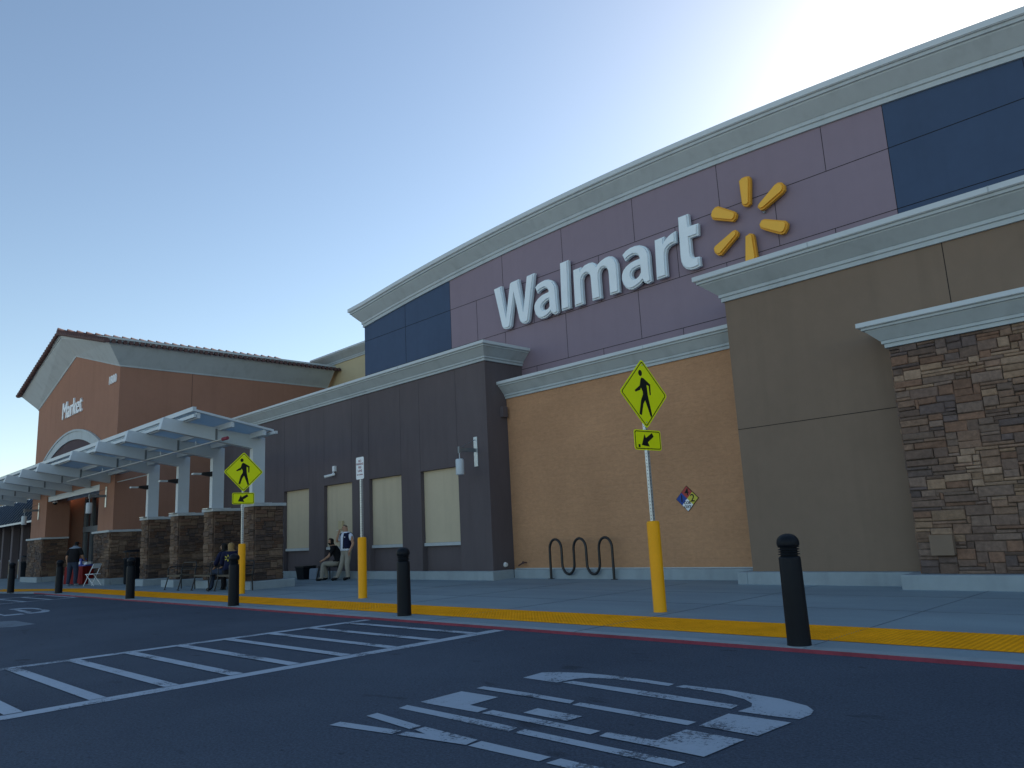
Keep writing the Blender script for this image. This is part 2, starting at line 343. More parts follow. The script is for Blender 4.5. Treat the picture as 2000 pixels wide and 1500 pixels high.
for y in (10.6,12.4): m.box(-31,9,y-.006,y+.006,WZ+.001,WZ+.0045)
tag(m.build('pavement_joints',M['pjoint']),kind='structure')
# ---------------------------------------------------------------- road markings
K=.918
def mark(name,polys,mat,dz=.004):
    m=MB()
    for i,p in enumerate(polys):
        from mathutils.geometry import tessellate_polygon
        v=[Vector((a*K,b*K,0)) for a,b in p]; z=GZ+dz+.0004*(i%5)
        m.add([(q.x,q.y,z) for q in v],[t for t in tessellate_polygon([v])])
    o=m.build(name,mat)
    bm=bmesh.new(); bm.from_mesh(o.data)
    for f in bm.faces:
        if f.normal.z<0: f.normal_flip()
    bm.to_mesh(o.data); bm.free()
    return tag(o,kind='structure')
YIELD=[
 [(-5.53,5.44),(-5.56,5.73),(-5.41,5.84),(-5.18,5.92),(-4.84,5.96),(-4.45,5.95),(-4.14,5.92),(-4.13,5.82),(-4.45,5.84),(-4.75,5.83),(-4.97,5.76),(-5.05,5.66),(-5.09,5.43)],
 [(-4.06,5.82),(-4.04,5.92),(-3.6,5.93),(-3.11,5.85),(-2.85,5.74),(-2.75,5.63),(-2.71,5.5),(-2.72,5.34),(-2.94,5.32),(-3.18,5.32),(-3.17,5.5),(-3.22,5.6),(-3.34,5.70),(-3.57,5.78),(-3.8,5.81)],
 [(-5.04,5.46),(-5.0,5.56),(-4.05,5.54),(-3.27,5.49),(-3.26,5.36),(-4.05,5.39)],
 [(-3.19,4.81),(-3.2,5.22),(-2.72,5.22),(-2.74,4.79)],
 [(-5.54,4.85),(-5.55,4.95),(-5.0,4.96),(-4.44,4.94),(-4.4,4.84),(-4.89,4.85)],
 [(-4.36,4.82),(-4.36,4.92),(-3.26,4.89),(-3.26,4.78)],
 [(-5.53,4.21),(-5.56,4.69),(-5.09,4.70),(-5.07,4.36),(-4.84,4.35),(-4.82,4.22),(-5.44,4.20)],
 [(-4.77,4.22),(-4.77,4.34),(-4.18,4.33),(-3.66,4.32),(-3.66,4.21),(-4.22,4.22)],
 [(-4.5,4.41),(-4.51,4.58),(-4.04,4.57),(-4.04,4.40)],
 [(-3.58,4.21),(-3.6,4.32),(-3.21,4.34),(-3.2,4.67),(-2.76,4.66),(-2.77,4.2),(-3.14,4.21)],
 [(-5.5,3.96),(-5.53,4.07),(-4.9,4.07),(-4.46,4.07),(-4.21,4.06),(-4.19,3.95),(-4.4,3.95),(-4.99,3.96)],
 [(-4.13,3.95),(-4.14,4.06),(-3.41,4.05),(-2.8,4.05),(-2.81,3.94),(-3.47,3.95)],
 [(-5.48,3.3),(-5.5,3.41),(-4.86,3.52),(-4.84,3.42)],
 [(-5.49,3.64),(-5.5,3.75),(-4.85,3.69),(-4.84,3.58)],
 [(-4.79,3.43),(-4.80,3.52),(-4.63,3.56),(-4.80,3.59),(-4.8,3.69),(-4.2,3.67),(-4.17,3.54)],
 [(-4.15,3.54),(-4.16,3.67),(-3.52,3.67),(-3.52,3.56),(-4.06,3.54)],
 [(-3.46,3.56),(-3.45,3.68),(-2.82,3.69),(-2.83,3.57)]]
mark('yield_marking',YIELD,M['paintold'])
def near_yield(dx,dy): return [[(a+dx,b+dy) for a,b in p] for p in YIELD]
mark('yield_marking_far',near_yield(-19.6,-.2),M['paintold'])
mark('painted_over_patch',[[(-20.64,4.16),(-20.39,4.4),(-18.8,4.43),(-18.61,3.98),(-18.83,3.8),(-20.5,3.7)]],M['patch'],.003)
xw=[[(-8.08,-9),(-7.85,-9),(-8.34,7.88),(-8.56,7.88)],[(-11.90,-9),(-11.70,-9),(-11.70,7.88),(-11.88,7.88)]]
m1=mark('crosswalk_marking',xw,M['paint'])
bars=[]
y=2.46-.7*15
for i in range(23):
    if y<7.7: xn=-8.33-.0285*y; bars.append([(-11.72,y-.01),(-11.72,y+.135),(xn,y+.16),(xn,y+.01)])
    y+=.7
mark('crosswalk_bars',bars,M['paint'],.007)
xb=[[(-28.2,-9),(-28.05,-9),(-28.38,7.86),(-28.55,7.86)],[(-31.7,-9),(-31.5,-9),(-31.9,7.7),(-32.1,7.7)]]
y=7.74
while y>-8: xb.append([(-31.8,y-.08),(-28.45,y),(-28.45,y+.14),(-31.8,y+.06)]); y-=.72
mark('crosswalk_marking_far',xb,M['paint'])
# ---------------------------------------------------------------- building helpers
def sweep(path,prof,zs=None):
    """path: plan points (x,y[,zbase]); prof: closed (out,z) loop; outward is the right-hand side of travel"""
    m=MB(); n=len(path); P=len(prof); vs=[]
    for i,p in enumerate(path):
        q=Vector(p[:2]); a=Vector(path[i-1][:2]) if i else None; b=Vector(path[i+1][:2]) if i<n-1 else None
        d1=(q-a).normalized() if a is not None else (b-q).normalized(); d2=(b-q).normalized() if b is not None else d1
        n1=Vector((d1.y,-d1.x)); n2=Vector((d2.y,-d2.x)); mi=(n1+n2).normalized(); kk=1/max(.3,mi.dot(n1)); zb=p[2] if len(p)>2 else 0
        for o,z in prof: vs.append((q.x+mi.x*o*kk,q.y+mi.y*o*kk,zb+z))
    fs=[]
    for i in range(n-1):
        for j in range(P): fs.append((i*P+j,(i+1)*P+j,(i+1)*P+(j+1)%P,i*P+(j+1)%P))
    fs.append(tuple(range(P-1,-1,-1))); fs.append(tuple((n-1)*P+j for j in range(P)))
    m.add(vs,fs); return m
def prof(h,o):   # stucco cornice: two bands, flared cove, crown
    return [(-.02,0),(.05*1,0),(.05,.14*h),(.085,.16*h),(.085,.27*h),(.10,.28*h),(o-.10,.66*h),(o-.09,.70*h),(o-.05,.71*h),(o-.05,.80*h),(o-.02,.81*h),(-.02,.81*h)]
def capprof(h,o): return [(-.25,.811*h),(o-.01,.811*h),(o-.01,.83*h),(o+.01,.83*h),(o+.01,h),(-.25,h+.02)]
def crown(parent,path,h,o,z):
    pa=[(p[0],p[1],(p[2] if len(p)>2 else 0)+z) for p in path]
    c=recalc(sweep(pa,prof(h,o)).build('cornice',M['cornice'],parent)); k_=recalc(sweep(pa,capprof(h,o)).build('coping',M['cap'],parent))
    for p,q in zip(path[:-1],path[1:]):      # butt seams of the metal coping
        if abs(q[0]-p[0])<3 or len(p)>2: continue
        x=p[0]+2.1
        while x<q[0]-1:
            s=MB(); s.box(x-.012,x+.012,p[1]-o-.014,p[1]-o+.05,z+.825*h,z+1.004*h); s.build('coping_seam',M['cornice'],parent); x+=3.05
    return c,k_
TONES=[(0.228,0.144,0.097),(0.177,0.118,0.089),(0.283,0.185,0.119),(0.216,0.124,0.081),(0.148,0.107,0.091),(0.329,0.224,0.153),(0.165,0.109,0.083),(0.256,0.16,0.11),(0.132,0.096,0.085),(0.21,0.145,0.11)]
from mathutils import noise as mnoise
TONES_=sorted(TONES,key=lambda t:sum(t))
def stone_face(m,o,u,n,W,H_,rnd,cell=.052,dep=.05):
    """ledge stones packed over a W x H rectangle: o corner, u along, n outward"""
    o=Vector(o);u=Vector(u);n=Vector(n);z=Vector((0,0,1)); nx=max(2,round(W/cell)); nz=max(2,round(H_/cell)); cx=W/nx; cz=H_/nz
    occ=[[0]*nx for _ in range(nz)]
    if m.c is None: m.c=[]
    for j in range(nz):
        for i in range(nx):
            if occ[j][i]: continue
            w=rnd.choice([3,4,5,5,6,7,8,9]); h=rnd.choice([1,1,1,2,2,2,3]) if w>2 else rnd.choice([1,2,3])
            ww=0
            while ww<w and i+ww<nx and not occ[j][i+ww]: ww+=1
            if i+ww<nx and nx-(i+ww)<2: ww=min(nx-i,ww+1) if not any(occ[j][i+ww:nx]) else ww
            h=min(h,nz-j)
            for b in range(h):
                for a in range(ww): occ[j+b][i+a]=1
            g=.004; x0=i*cx+g; x1=(i+ww)*cx-g; z0=j*cz+g; z1=(j+h)*cz-g
            d=dep*(.6+rnd.random()*.65); jt=lambda s: (rnd.random()-.5)*s; c=min(.014,(x1-x0)*.2,(z1-z0)*.25)
            def P(a,b,dd): return o+u*a+z*b+n*dd
            j4=[(x0+jt(.012),z0+jt(.01)),(x1+jt(.012),z0+jt(.01)),(x1+jt(.012),z1+jt(.01)),(x0+jt(.012),z1+jt(.01))]
            b4=[P(a,b,-.01) for a,b in j4]; m4=[P(a,b,d*.72) for a,b in j4]
            cxm=(x0+x1)/2; czm=(z0+z1)/2
            f4=[P(a+(c if a<cxm else -c),b+(c if b<czm else -c),d+jt(.016)) for a,b in j4]
            k0=len(m.f); m.add(b4+m4+f4,[(0,1,5,4),(1,2,6,5),(2,3,7,6),(3,0,4,7),(4,5,9,8),(5,6,10,9),(6,7,11,10),(7,4,8,11),(8,9,10,11)])
            nz_=mnoise.noise(Vector((x0*1.1+o.x,o.y*.7,z0*1.6+7)))+(rnd.random()-.5)*.75
            t=TONES_[min(9,max(0,int((nz_+.55)/1.1*10)))]; s=.78+rnd.random()*.35; m.c+=[(t[0]*s,t[1]*s,t[2]*s,1)]*(len(m.f)-k0)
def backing(m,x0,x1,y0,y1,z0,z1):
    if m.c is None: m.c=[]
    k0=len(m.f); m.box(x0,x1,y0,y1,z0,z1); m.c+=[(.105,.088,.075,1)]*(len(m.f)-k0)
def vj(m,x,z0,z1,y,w_=.006): m.box(x-w_,x+w_,y-.003,y+.02,z0,z1)
def hj(m,x0,x1,z,y,w_=.006): m.box(x0,x1,y-.0035,y+.02,z-w_,z+w_)
# ---------------------------------------------------------------- store building
B=thing('store_building','long low supermarket building with arched plum panel front and grey stucco cornices','building',(-12,18,0))
# arched main mass
XC=-12.1; KA=.00479; ZA=9.98
def za(x): return ZA-KA*(x-XC)**2
AX=[-23.93+ i*(24.2)/40 for i in range(41)]
def arch_panel(x0,x1,y0,y1,z0,n=16):
    m=MB(); X=[x0+(x1-x0)*i/n for i in range(n+1)]
    vs=[(x,y0,z0) for x in X]+[(x,y0,za(x)+.05) for x in X]+[(x,y1,z0) for x in X]+[(x,y1,za(x)+.05) for x in X]; q=n+1; fs=[]
    for i in range(n): fs+=[(i,i+1,q+i+1,q+i),(2*q+i+1,2*q+i,3*q+i,3*q+i+1),(q+i,q+i+1,3*q+i+1,3*q+i),(i+1,i,2*q+i,2*q+i+1)]
    fs+=[(0,q,3*q,2*q),(n,2*q+n,3*q+n,q+n)]
    m.add(vs,fs); return m
recalc(arch_panel(-23.92,.26,16.06,34,0,40).build('main_wall',M['taupe'],B))
recalc(arch_panel(-18.86,-4.8,16.0,16.06,4.4).build('plum_panel',M['mauve'],B))
for a,b in((-23.93,-18.86),(-4.8,.27)): recalc(arch_panel(a,b,16.0,16.06,4.4).build('slate_panel',M['blue'],B))
j=MB()
for z in (8.75,7.42,6.12): hj(j,-23.93,.27,z,16.0,.007)
for x in (-21.36,-16.3,-13.8,-11.25,-8.7,-6.1,-2.3): vj(j,x,8.75,za(x),16.0)
for x in (-21.36,-17.56,-15.05,-12.5,-10.0,-7.33,-4.8,-2.3): vj(j,x,7.42,8.75,16.0)
for x in (-21.36,-16.3,-13.82,-11.28,-8.68,-6.07,-4.8,-2.3): vj(j,x,6.12,7.42,16.0)
for x in (-21.36,-15.05,-12.55,-10.03,-7.4,-4.8): vj(j,x,4.6,6.12,16.0)
vj(j,-18.86,4.6,za(-18.86),16.0); vj(j,-4.8,8.75,za(-4.8),16.0)
j.build('panel_joint',M['joint'],B)
path=[(-23.93,34,za(-23.93)),(-23.93,16,za(-23.93))]+[(x,16,za(x)) for x in AX[1:-1]]+[(.27,16,za(.27)),(.27,34,za(.27))]
crown(B,path,.75,.45,0)
# low split-face block wall with its cornice
m=MB(); m.box(-15.68,-7.94,15.3,16.0,.15,5.2); m.build('block_wall',M['split'],B)
m=MB(); m.box(-15.68,-7.94,15.3,16.0,5.2,5.6); m.build('wall_top',M['taupe'],B)
crown(B,[(-15.68,15.3),(-7.94,15.3)],.47,.36,5.17)
# taupe stucco bay and its stone piers
m=MB(); m.box(-7.93,5.6,14.35,16.0,.15,6.4); m.build('stucco_bay',M['taupe'],B)
for q in (lambda j:hj(j,-7.93,-4.58,3.22,14.35),lambda j:hj(j,-2.6,.4,3.22,14.35),lambda j:vj(j,-3.69,4.5,5.95,14.35)):
    j=MB(); q(j); j.build('stucco_joint',M['joint'],B)
crown(B,[(-7.93,18),(-7.93,14.35),(5.6,14.35),(5.6,18)],.58,.45,5.95)
rnd=random.Random(3)
for x0,x1 in((-4.6,-2.55),(.5,2.55)):
    s=MB(); backing(s,x0,x1,13.8,14.35,.15,4.2); stone_face(s,(x0,13.8,.38),(1,0,0),(0,-1,0),x1-x0,3.8,rnd,.056,.045)
    stone_face(s,(x0,14.34,.38),(0,-1,0),(-1,0,0),.54,3.8,rnd,.05,.03); stone_face(s,(x1,13.8,.38),(0,1,0),(1,0,0),.54,3.8,rnd,.05,.03)
    s.build('stone_pier',M['stone'],B)
    crown(B,[(x0,14.35),(x0,13.76),(x1,13.76),(x1,14.35)],.45,.36,4.18)
# dark brown wing with four recessed shuttered bays
W_=[(-27.28,-25.42),(-24.37,-22.57),(-21.54,-19.76),(-18.77,-17.0)]
m=MB(); e=[-33.55]+[v for p in W_ for v in p]+[-15.68]
for i in range(0,len(e),2): m.box(e[i],e[i+1],14.5,14.68,.15,3.34)
m.box(-33.55,-15.68,14.5,14.68,3.34,6.25); m.box(-33.55,-15.68,14.68,20.5,.15,6.25)
m.box(-15.68,-15.679,14.5,14.5,.15,.2)
m.build('brown_wall',M['brown'],B)
for a,b in W_:
    f=MB(); f.box(a+.004,b-.004,14.625,14.68,1.2,3.336); f=f.build('shutter_panel',M['shutter'],B)
    sl=MB(); sl.box(a+.003,b-.003,14.57,14.66,1.1,1.195); sl.build('sill',M['capstone'],f,bevel=.006)
for x in (-27.28,-25.42,-24.37,-22.57,-21.54,-19.76,-18.77,-17.0,-29.4,-31.4):
    j=MB(); vj(j,x,3.36,6.2,14.5,.004); j.build('stucco_joint',M['bjoint'],B)
crown(B,[(-33.6,14.5),(-15.68,14.5),(-15.68,16)],.48,.38,6.22)
bx=MB(); bx.box(-15.68,-15.56,15.02,15.22,4.62,4.92); bx.build('scupper',M['brown'],B,bevel=.01)
# concrete base along the walls
m=MB()
for x0,x1,y0,y1 in((-33.4,-15.45,14.27,14.5),(-15.68,-15.45,14.5,15.05),(-15.45,-8.15,15.05,15.3),(-8.15,-7.93,14.1,15.3),(-7.93,-4.85,14.1,14.35),(-4.85,-2.35,13.5,13.8),(-4.85,-4.6,13.8,14.35),(-2.6+.05,-2.35,13.8,14.35),(-2.35,.3,14.1,14.35),(.3,2.8,13.5,13.8),(.3,.5,13.8,14.35),(2.55,2.8,13.8,14.35),(2.8,5.6,14.1,14.35)):
    m.box(x0,x1,y0,y1,.1,.385)
m.build('base_kerb',M['concrete'],B,bevel=.015)
f=MB(); f.box(-15.6,-7.95,15.27,15.299,.386,.41); f.build('base_flashing',M['capstone'],B)
# cream block behind
m=MB(); m.box(-34.7,-23.93,20.5,34,0,10.3); m.build('cream_wall',M['cream'],B); crown(B,[(-34.7,34),(-34.7,20.5),(-23.93,20.5)],.5,.42,10.2)
m=MB(); m.box(-33.5,-23.93,20.5,20.4,0,1); 
m=MB(); m.box(.27,14,16.5,34,0,6.6); m.build('rear_wall',M['taupe'],B); crown(B,[(5.6,16.5),(14,16.5)],.5,.4,6.3)
# ---------------------------------------------------------------- market building (gabled entrance)
G=thing('market_building','terracotta gabled entrance building with clay tile roof and stone wainscot','building',(-40,15,0))
GX0,GX1,GR=-46.3,-33.6,-39.95; GY0,GY1=10.4,20.2; ZE=8.98; ZR=10.66; OX0,OX1=-43.55,-35.5
def wallpoly(m,pts,y0,y1):
    poly_prism(m,pts,None,lambda u,v,d:(u,d,v),y0,y1)
m=MB(); wallpoly(m,[(GX0,4.25),(GX1,4.25),(GX1,ZE+.1),(GR,ZR+.1),(GX0,ZE+.1)],10.4,10.9)
m.box(GX0,OX0,10.4,11.45,.15,4.25); m.box(OX1,GX1,10.4,11.45,.15,4.25)
m.box(GX1-.4,GX1,11.45,20.2,.15,4.25); m.box(GX1-.4,GX1,10.9,20.2,4.25,ZE+.1); m.box(GX0,GX0+.4,10.9,20.2,4.25,ZE+.1)
m.box(-44.35,-43.95,11.45,12.2,.15,4.25)
recalc(m.build('wall',M['terra'],G))
j=MB(); j.box(GX1-.01,GX1+.003,13.4-.006,13.4+.006,4.3,ZE); j.build('stucco_joint',M['joint'],G)
pa=[(GX0,GY1,ZE),(GX0,GY0,ZE),(GR,GY0,ZR),(GX1,GY0,ZE),(GX1,GY1,ZE)]
recalc(sweep(pa,[(-.02,0),(.03,0),(.05,.06),(.70,.80),(.70,.86),(-.02,.86)]).build('eave_fascia',M['cornice'],G))
recalc(sweep(pa,[(-.02,.861),(.74,.861),(.74,.93),(.80,.94),(.80,1.02),(-.02,1.02)]).build('crown_moulding',M['cornice'],G))
# roof deck and barrel tiles
zt=1.03; EX0,EX1=GX0-.85,GX1+.85; slope=(ZR-ZE)/(GR-GX0)
def zr(x): return ZR+zt-abs(x-GR)*slope
m=MB()
for xe in (EX0,EX1):
    m.add([(xe,9.55,zr(xe)),(GR,9.55,zr(GR)),(GR,20.9,zr(GR)),(xe,20.9,zr(xe))],[(0,1,2,3)])
m.build('roof_deck',M['tile'],G)
m=MB(); rnd=random.Random(5)
ny=50; nc=17
for side in(-1,1):
    xe=EX0 if side<0 else EX1
    for i in range(ny):
        y=9.62+i*(11.2/ny)
        for c in range(nc):
            a=c/nc; b=(c+1.06)/nc; xa=xe+(GR-xe)*a; xb=xe+(GR-xe)*min(1,b); lift=.012+rnd.random()*.02
            m.cyl((xa,y,zr(xa)+lift+.01),(xb,y,zr(xb)-.01),.085,.06,8,True)
for side in(-1,1):     # rake tiles on the gable edge
    xe=EX0 if side<0 else EX1
    for c in range(26):
        a=c/26; b=(c+1.15)/26; xa=xe+(GR-xe)*a; xb=xe+(GR-xe)*min(1.02,b)
        m.cyl((xa,9.56,zr(xa)+.05),(xb,9.56,zr(xb)-.02),.105,.075,10,True)
c=0
while c<28: m.cyl((GR,9.5+c*.41,zr(GR)+.12),(GR,9.5+c*.41+.46,zr(GR)+.06),.16,.12,10,True); c+=1
m.build('roof_tiles',M['tile'],G)
# arch surround over the doors
RA=10.4; CZ=7.08-RA
m=MB(); n=28
for k in range(n):
    t0=R(90+27-54*k/n); t1=R(90+27-54*(k+1)/n)
    P=lambda r,t,y:(GR+r*math.cos(t),y,CZ+r*math.sin(t))
    m.hexa([P(RA-.46,t0,10.33),P(RA-.46,t1,10.33),P(RA-.46,t1,10.41),P(RA-.46,t0,10.41),P(RA,t0,10.33),P(RA,t1,10.33),P(RA,t1,10.41),P(RA,t0,10.41)])
    m.hexa([P(RA-.09,t0,10.29),P(RA-.09,t1,10.29),P(RA-.09,t1,10.33),P(RA-.09,t0,10.33),P(RA,t0,10.29),P(RA,t1,10.29),P(RA,t1,10.33),P(RA,t0,10.33)])
m.build('arch_trim',M['cornice'],G)
m=MB(); arc=[(GR+(RA-.46)*math.cos(R(90+27-54*k/n)),CZ+(RA-.46)*math.sin(R(90+27-54*k/n))) for k in range(n+1)]
wallpoly(m,arc,10.385,10.40); recalc(m.build('arch_infill',M['archfill'],G))
# wainscot
rnd=random.Random(11); s=MB()
backing(s,GX0,OX0,10.34,10.4,.15,2.18); stone_face(s,(GX0,10.34,.38),(1,0,0),(0,-1,0),OX0-GX0,1.8,rnd,.06)
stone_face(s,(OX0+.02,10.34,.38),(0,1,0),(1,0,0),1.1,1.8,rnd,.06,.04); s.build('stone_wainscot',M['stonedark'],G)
s=MB(); backing(s,OX1-.05,GX1+.03,10.34,10.4,.15,2.18); backing(s,GX1,GX1+.03,10.34,14.2,.15,2.18)
stone_face(s,(OX1-.05,10.34,.38),(1,0,0),(0,-1,0),GX1-OX1+.08,1.8,rnd,.06); stone_face(s,(GX1+.03,10.34,.38),(0,1,0),(1,0,0),3.8,1.8,rnd,.06)
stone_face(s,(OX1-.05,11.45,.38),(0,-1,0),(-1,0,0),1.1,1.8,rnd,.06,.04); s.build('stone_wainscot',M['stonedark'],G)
m=MB(); m.box(GX0-.08,OX0+.12,10.22,10.4,2.18,2.27); m.box(OX0,OX0+.12,10.4,11.45,2.18,2.27); m.build('wainscot_cap',M['capstone'],G,bevel=.012)
m=MB(); m.box(OX1-.15,GX1+.12,10.22,10.4,2.18,2.27); m.box(GX1,GX1+.12,10.4,14.27,2.18,2.27); m.build('wainscot_cap',M['capstone'],G,bevel=.012)
m=MB(); m.box(GX0-.2,OX0+.25,10.1,10.35,.1,.385); m.box(OX0+.05,OX0+.25,10.35,11.5,.1,.385); m.build('base_kerb',M['concrete'],G,bevel=.03)
m=MB(); m.box(OX1-.2,GX1+.25,10.1,10.35,.1,.385); m.box(GX1+.03,GX1+.25,10.35,14.2,.1,.385); m.build('base_kerb',M['concrete'],G,bevel=.03)
# recessed entrance: soffit, dark glass, frames
m=MB(); m.box(OX0,OX1,10.9,12.3,4.22,4.3); m.box(OX0,OX1,10.45,10.55,4.0,4.25); m.box(OX0,OX1,11.3,11.36,4.05,4.22); m.build('entrance_soffit',M['steel'],G)
m=MB(); m.box(OX0-.5,OX1,12.2,12.26,.15,4.22); m.build('entrance_glass',M['glass'],G)
m=MB()
for x in (-43.5,-42.4,-41.25,-40.95,-39.8,-38.6,-37.4,-36.2,-35.55): m.box(x-.035,x+.035,12.1,12.2,.15,4.22)
m.box(OX0,OX1,12.08,12.2,2.45,2.72); m.box(OX0,OX1,12.1,12.2,4.1,4.22); m.box(-42.4,-35.5,12.1,12.2,.9,1.0); m.build('entrance_frame',M['frame'],G)
# left wing with window bays and sloped trellis awning
L_=thing('wing_building','low tan wing with dark windows beyond the entrance under a blue slatted awning','building',(-56,13,0))
m=MB(); m.box(-70,-46.3,12.0,24,3.2,6.0); m.box(-70,-46.3,11.95,12.3,.15,1.15); m.build('wall',M['tan'],L_)
m=MB(); m.box(-70,-46.3,12.25,12.3,1.15,3.2); m.build('window_glass',M['glass'],L_)
x=-47.2
while x>-69:
    p=MB(); p.box(x-.22,x+.22,11.2,11.55,.15,3.35); p.build('column',M['brown'],L_); x-=2.3
m=MB(); m.box(-70,-46.4,11.9,12.0,1.15,1.24); m.build('sill',M['capstone'],L_)
m=MB(); m.box(-70,-46.3,11.75,11.95,.1,.36); m.build('base_kerb',M['concrete'],L_)
crown(L_,[(-70,12),(-46.3,12)],.5,.4,5.8)
# ---------------------------------------------------------------- awning
A=thing('slatted_awning','sloping blue metal trellis awning with diagonal ribs at the far left','awning',(-56,11,3.3))
a=MB(); y0,z0,y1,z1=10.5,3.22,11.6,4.65
for k in range(30):
    t=(k+.5)/30; y=y0+(y1-y0)*t; z=z0+(z1-z0)*t; a.box(-66,-46.5,y-.012,y+.012,z-.012,z+.012)
a.build('slats',M['darkblue'],A)
x=-46.6
while x>-66:
    r=MB(); r.bar((x,y0,z0+.04),(x,y1,z1+.04),.05,.09); r.build('rib',M['darkblue'],A); x-=.75
r=MB(); r.box(-66,-46.5,y0-.05,y0+.03,z0-.07,z0+.03); r.box(-66,-46.5,y1-.03,y1+.05,z1,z1+.06); r.build('edge_beam',M['steel'],A)
b=MB(); b.add([(-66,y0+.05,z0-.02),(-46.5,y0+.05,z0-.02),(-46.5,y1,z1-.06),(-66,y1,z1-.06)],[(0,1,2,3)]); b.build('backing_sheet',M['blue'],A)
# ---------------------------------------------------------------- stone pillars
SP=thing('stone_pillar','first stone pillar from the right under the canopy, beside the seated man','pillar',(-21.65,10.85,.15),0,'stone pillars carrying the canopy columns')
rnd=random.Random(21); s=MB(); 
if s.c is None: s.c=[]
backing(s,-.33,.33,-.43,.43,0,2.34)
stone_face(s,(-.33,-.43,.24),(1,0,0),(0,-1,0),.66,2.1,rnd,.055); stone_face(s,(.33,-.43,.24),(0,1,0),(1,0,0),.86,2.1,rnd,.055)
stone_face(s,(.33,.43,.24),(-1,0,0),(0,1,0),.66,2.1,rnd,.055); stone_face(s,(-.33,.43,.24),(0,-1,0),(-1,0,0),.86,2.1,rnd,.055)
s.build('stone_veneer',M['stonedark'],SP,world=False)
c_=MB(); c_.box(-.42,.42,-.52,.52,2.34,2.43); c_.build('cap',M['capstone'],SP,world=False,bevel=.012)
c_=MB(); c_.box(-.55,.55,-.66,.75,-.05,.235); c_.build('base_kerb',M['concrete'],SP,world=False,bevel=.03)
PL=['second stone pillar from the right under the canopy, behind the black benches','third stone pillar from the right under the canopy, left of the bench backs','fourth stone pillar from the right, just right of the trash can']
for i,xx in enumerate((-24.42,-27.18,-29.98)):
    c=copy_tree(SP); c.location=(xx,10.85,.15); c['label']=PL[i]
# ---------------------------------------------------------------- canopy
CN=thing('entrance_canopy','long white steel canopy with tilted beams over the store entrance','canopy',(-32,10,.15))
def beam_pts(x,tip,back,w=.10):
    pass
bxs=[-21.5,-24.3,-27.1,-30.0,-32.6,-34.2+.0,-36.8,-39.5,-42.2,-44.9,-47.6,-50.3]
bxs=[-21.52,-24.29,-27.06,-29.86,-34.2,-36.8,-39.5,-42.2,-44.9,-47.6,-50.3]
def zbot(y): return 4.60-.158*(y-7.75)
def ztop(y): return 4.94-.145*(y-7.8)
for i,x in enumerate(bxs):
    b=MB(); w=.10
    if i<4:
        pts=[(7.72,zbot(7.72)),(10.38,zbot(10.38)),(10.38,2.58),(10.76,2.58),(10.76,ztop(10.76)),(7.80,ztop(7.80))]
    else:
        pts=[(7.72,zbot(7.72)),(10.39,zbot(10.39)),(10.39,ztop(10.39)),(7.80,ztop(7.80))]
    poly_prism(b,pts,None,lambda u,v,d:(d,u,v),x-w,x+w); o=recalc(b.build('beam',M['steel'],CN))
    pl_=MB(); pl_.box(x+w,x+w+.012,9.24,9.30,zbot(9.3)+.03,ztop(9.3)-.02); pl_.build('splice_plate',M['frame'],o)
    if i<4:
        q=MB(); q.box(x-.2,x+.2,10.2,10.95,2.58,2.60); q.build('base_plate',M['galv'],o)
def zroof(y): return 5.02-.185*(y-8.34)
X0,X1=-52,-20.6
for y in (8.42,9.38,10.34):
    p=MB(); p.box(X0,X1-.02,y-.05,y+.05,zroof(y)-.17,zroof(y)-.02); p.build('purlin',M['steel'],CN)
p=MB(); p.box(X0,X1+.25,10.52,10.6,4.5,4.58); p.build('rear_rail',M['steel'],CN)
p=MB(); p.box(X0,X1+.02,8.24,8.34,zroof(8.34)+.0,zroof(8.34)+.12); p.box(X0,X1,8.29,8.35,zroof(8.34)-.16,zroof(8.34)-.07); p.build('front_fascia',M['steel'],CN)
p=MB(); p.hexa([(X1-.04,8.34,zroof(8.34)-.01),(X1+.03,8.34,zroof(8.34)-.01),(X1+.03,10.6,zroof(10.6)-.01),(X1-.04,10.6,zroof(10.6)-.01),(X1-.04,8.34,zroof(8.34)+.05),(X1+.03,8.34,zroof(8.34)+.05),(X1+.03,10.6,zroof(10.6)+.05),(X1-.04,10.6,zroof(10.6)+.05)]); p.build('end_trim',M['steel'],CN)
x=X1-.05; k=0
while x>X0:
    p=MB(); q=x-1.35; h=.012
    for ya,yb in((8.36,9.37),(9.39,10.5)):
        p.hexa([(q,ya,zroof(ya)-h),(x-.02,ya,zroof(ya)-h),(x-.02,yb,zroof(yb)-h),(q,yb,zroof(yb)-h),(q,ya,zroof(ya)+h),(x-.02,ya,zroof(ya)+h),(x-.02,yb,zroof(yb)+h),(q,yb,zroof(yb)+h)])
    p.build('roof_panel',M['poly'],CN); x-=1.37
p=MB(); p.cyl((-21.0,9.3,4.36),(-36,9.3,4.38),.03,n=10); 
for x in (-22.9,-25.7,-28.5,-31.5,-34): p.cyl((x,9.3,4.36),(x,9.3,4.52),.012,n=6)
p=p.build('sprinkler_pipe',M['galv'],CN)
q=MB(); q.cyl((-21.05,9.3,4.36),(-20.75,9.3,4.36),.05,n=10); q.build('pipe_end',M['redkerb'],p)
p=MB(); p.cyl((-30.0,10.5,4.18),(-33.6,10.5,4.18),.022,n=8); p.build('conduit',M['galv'],CN)
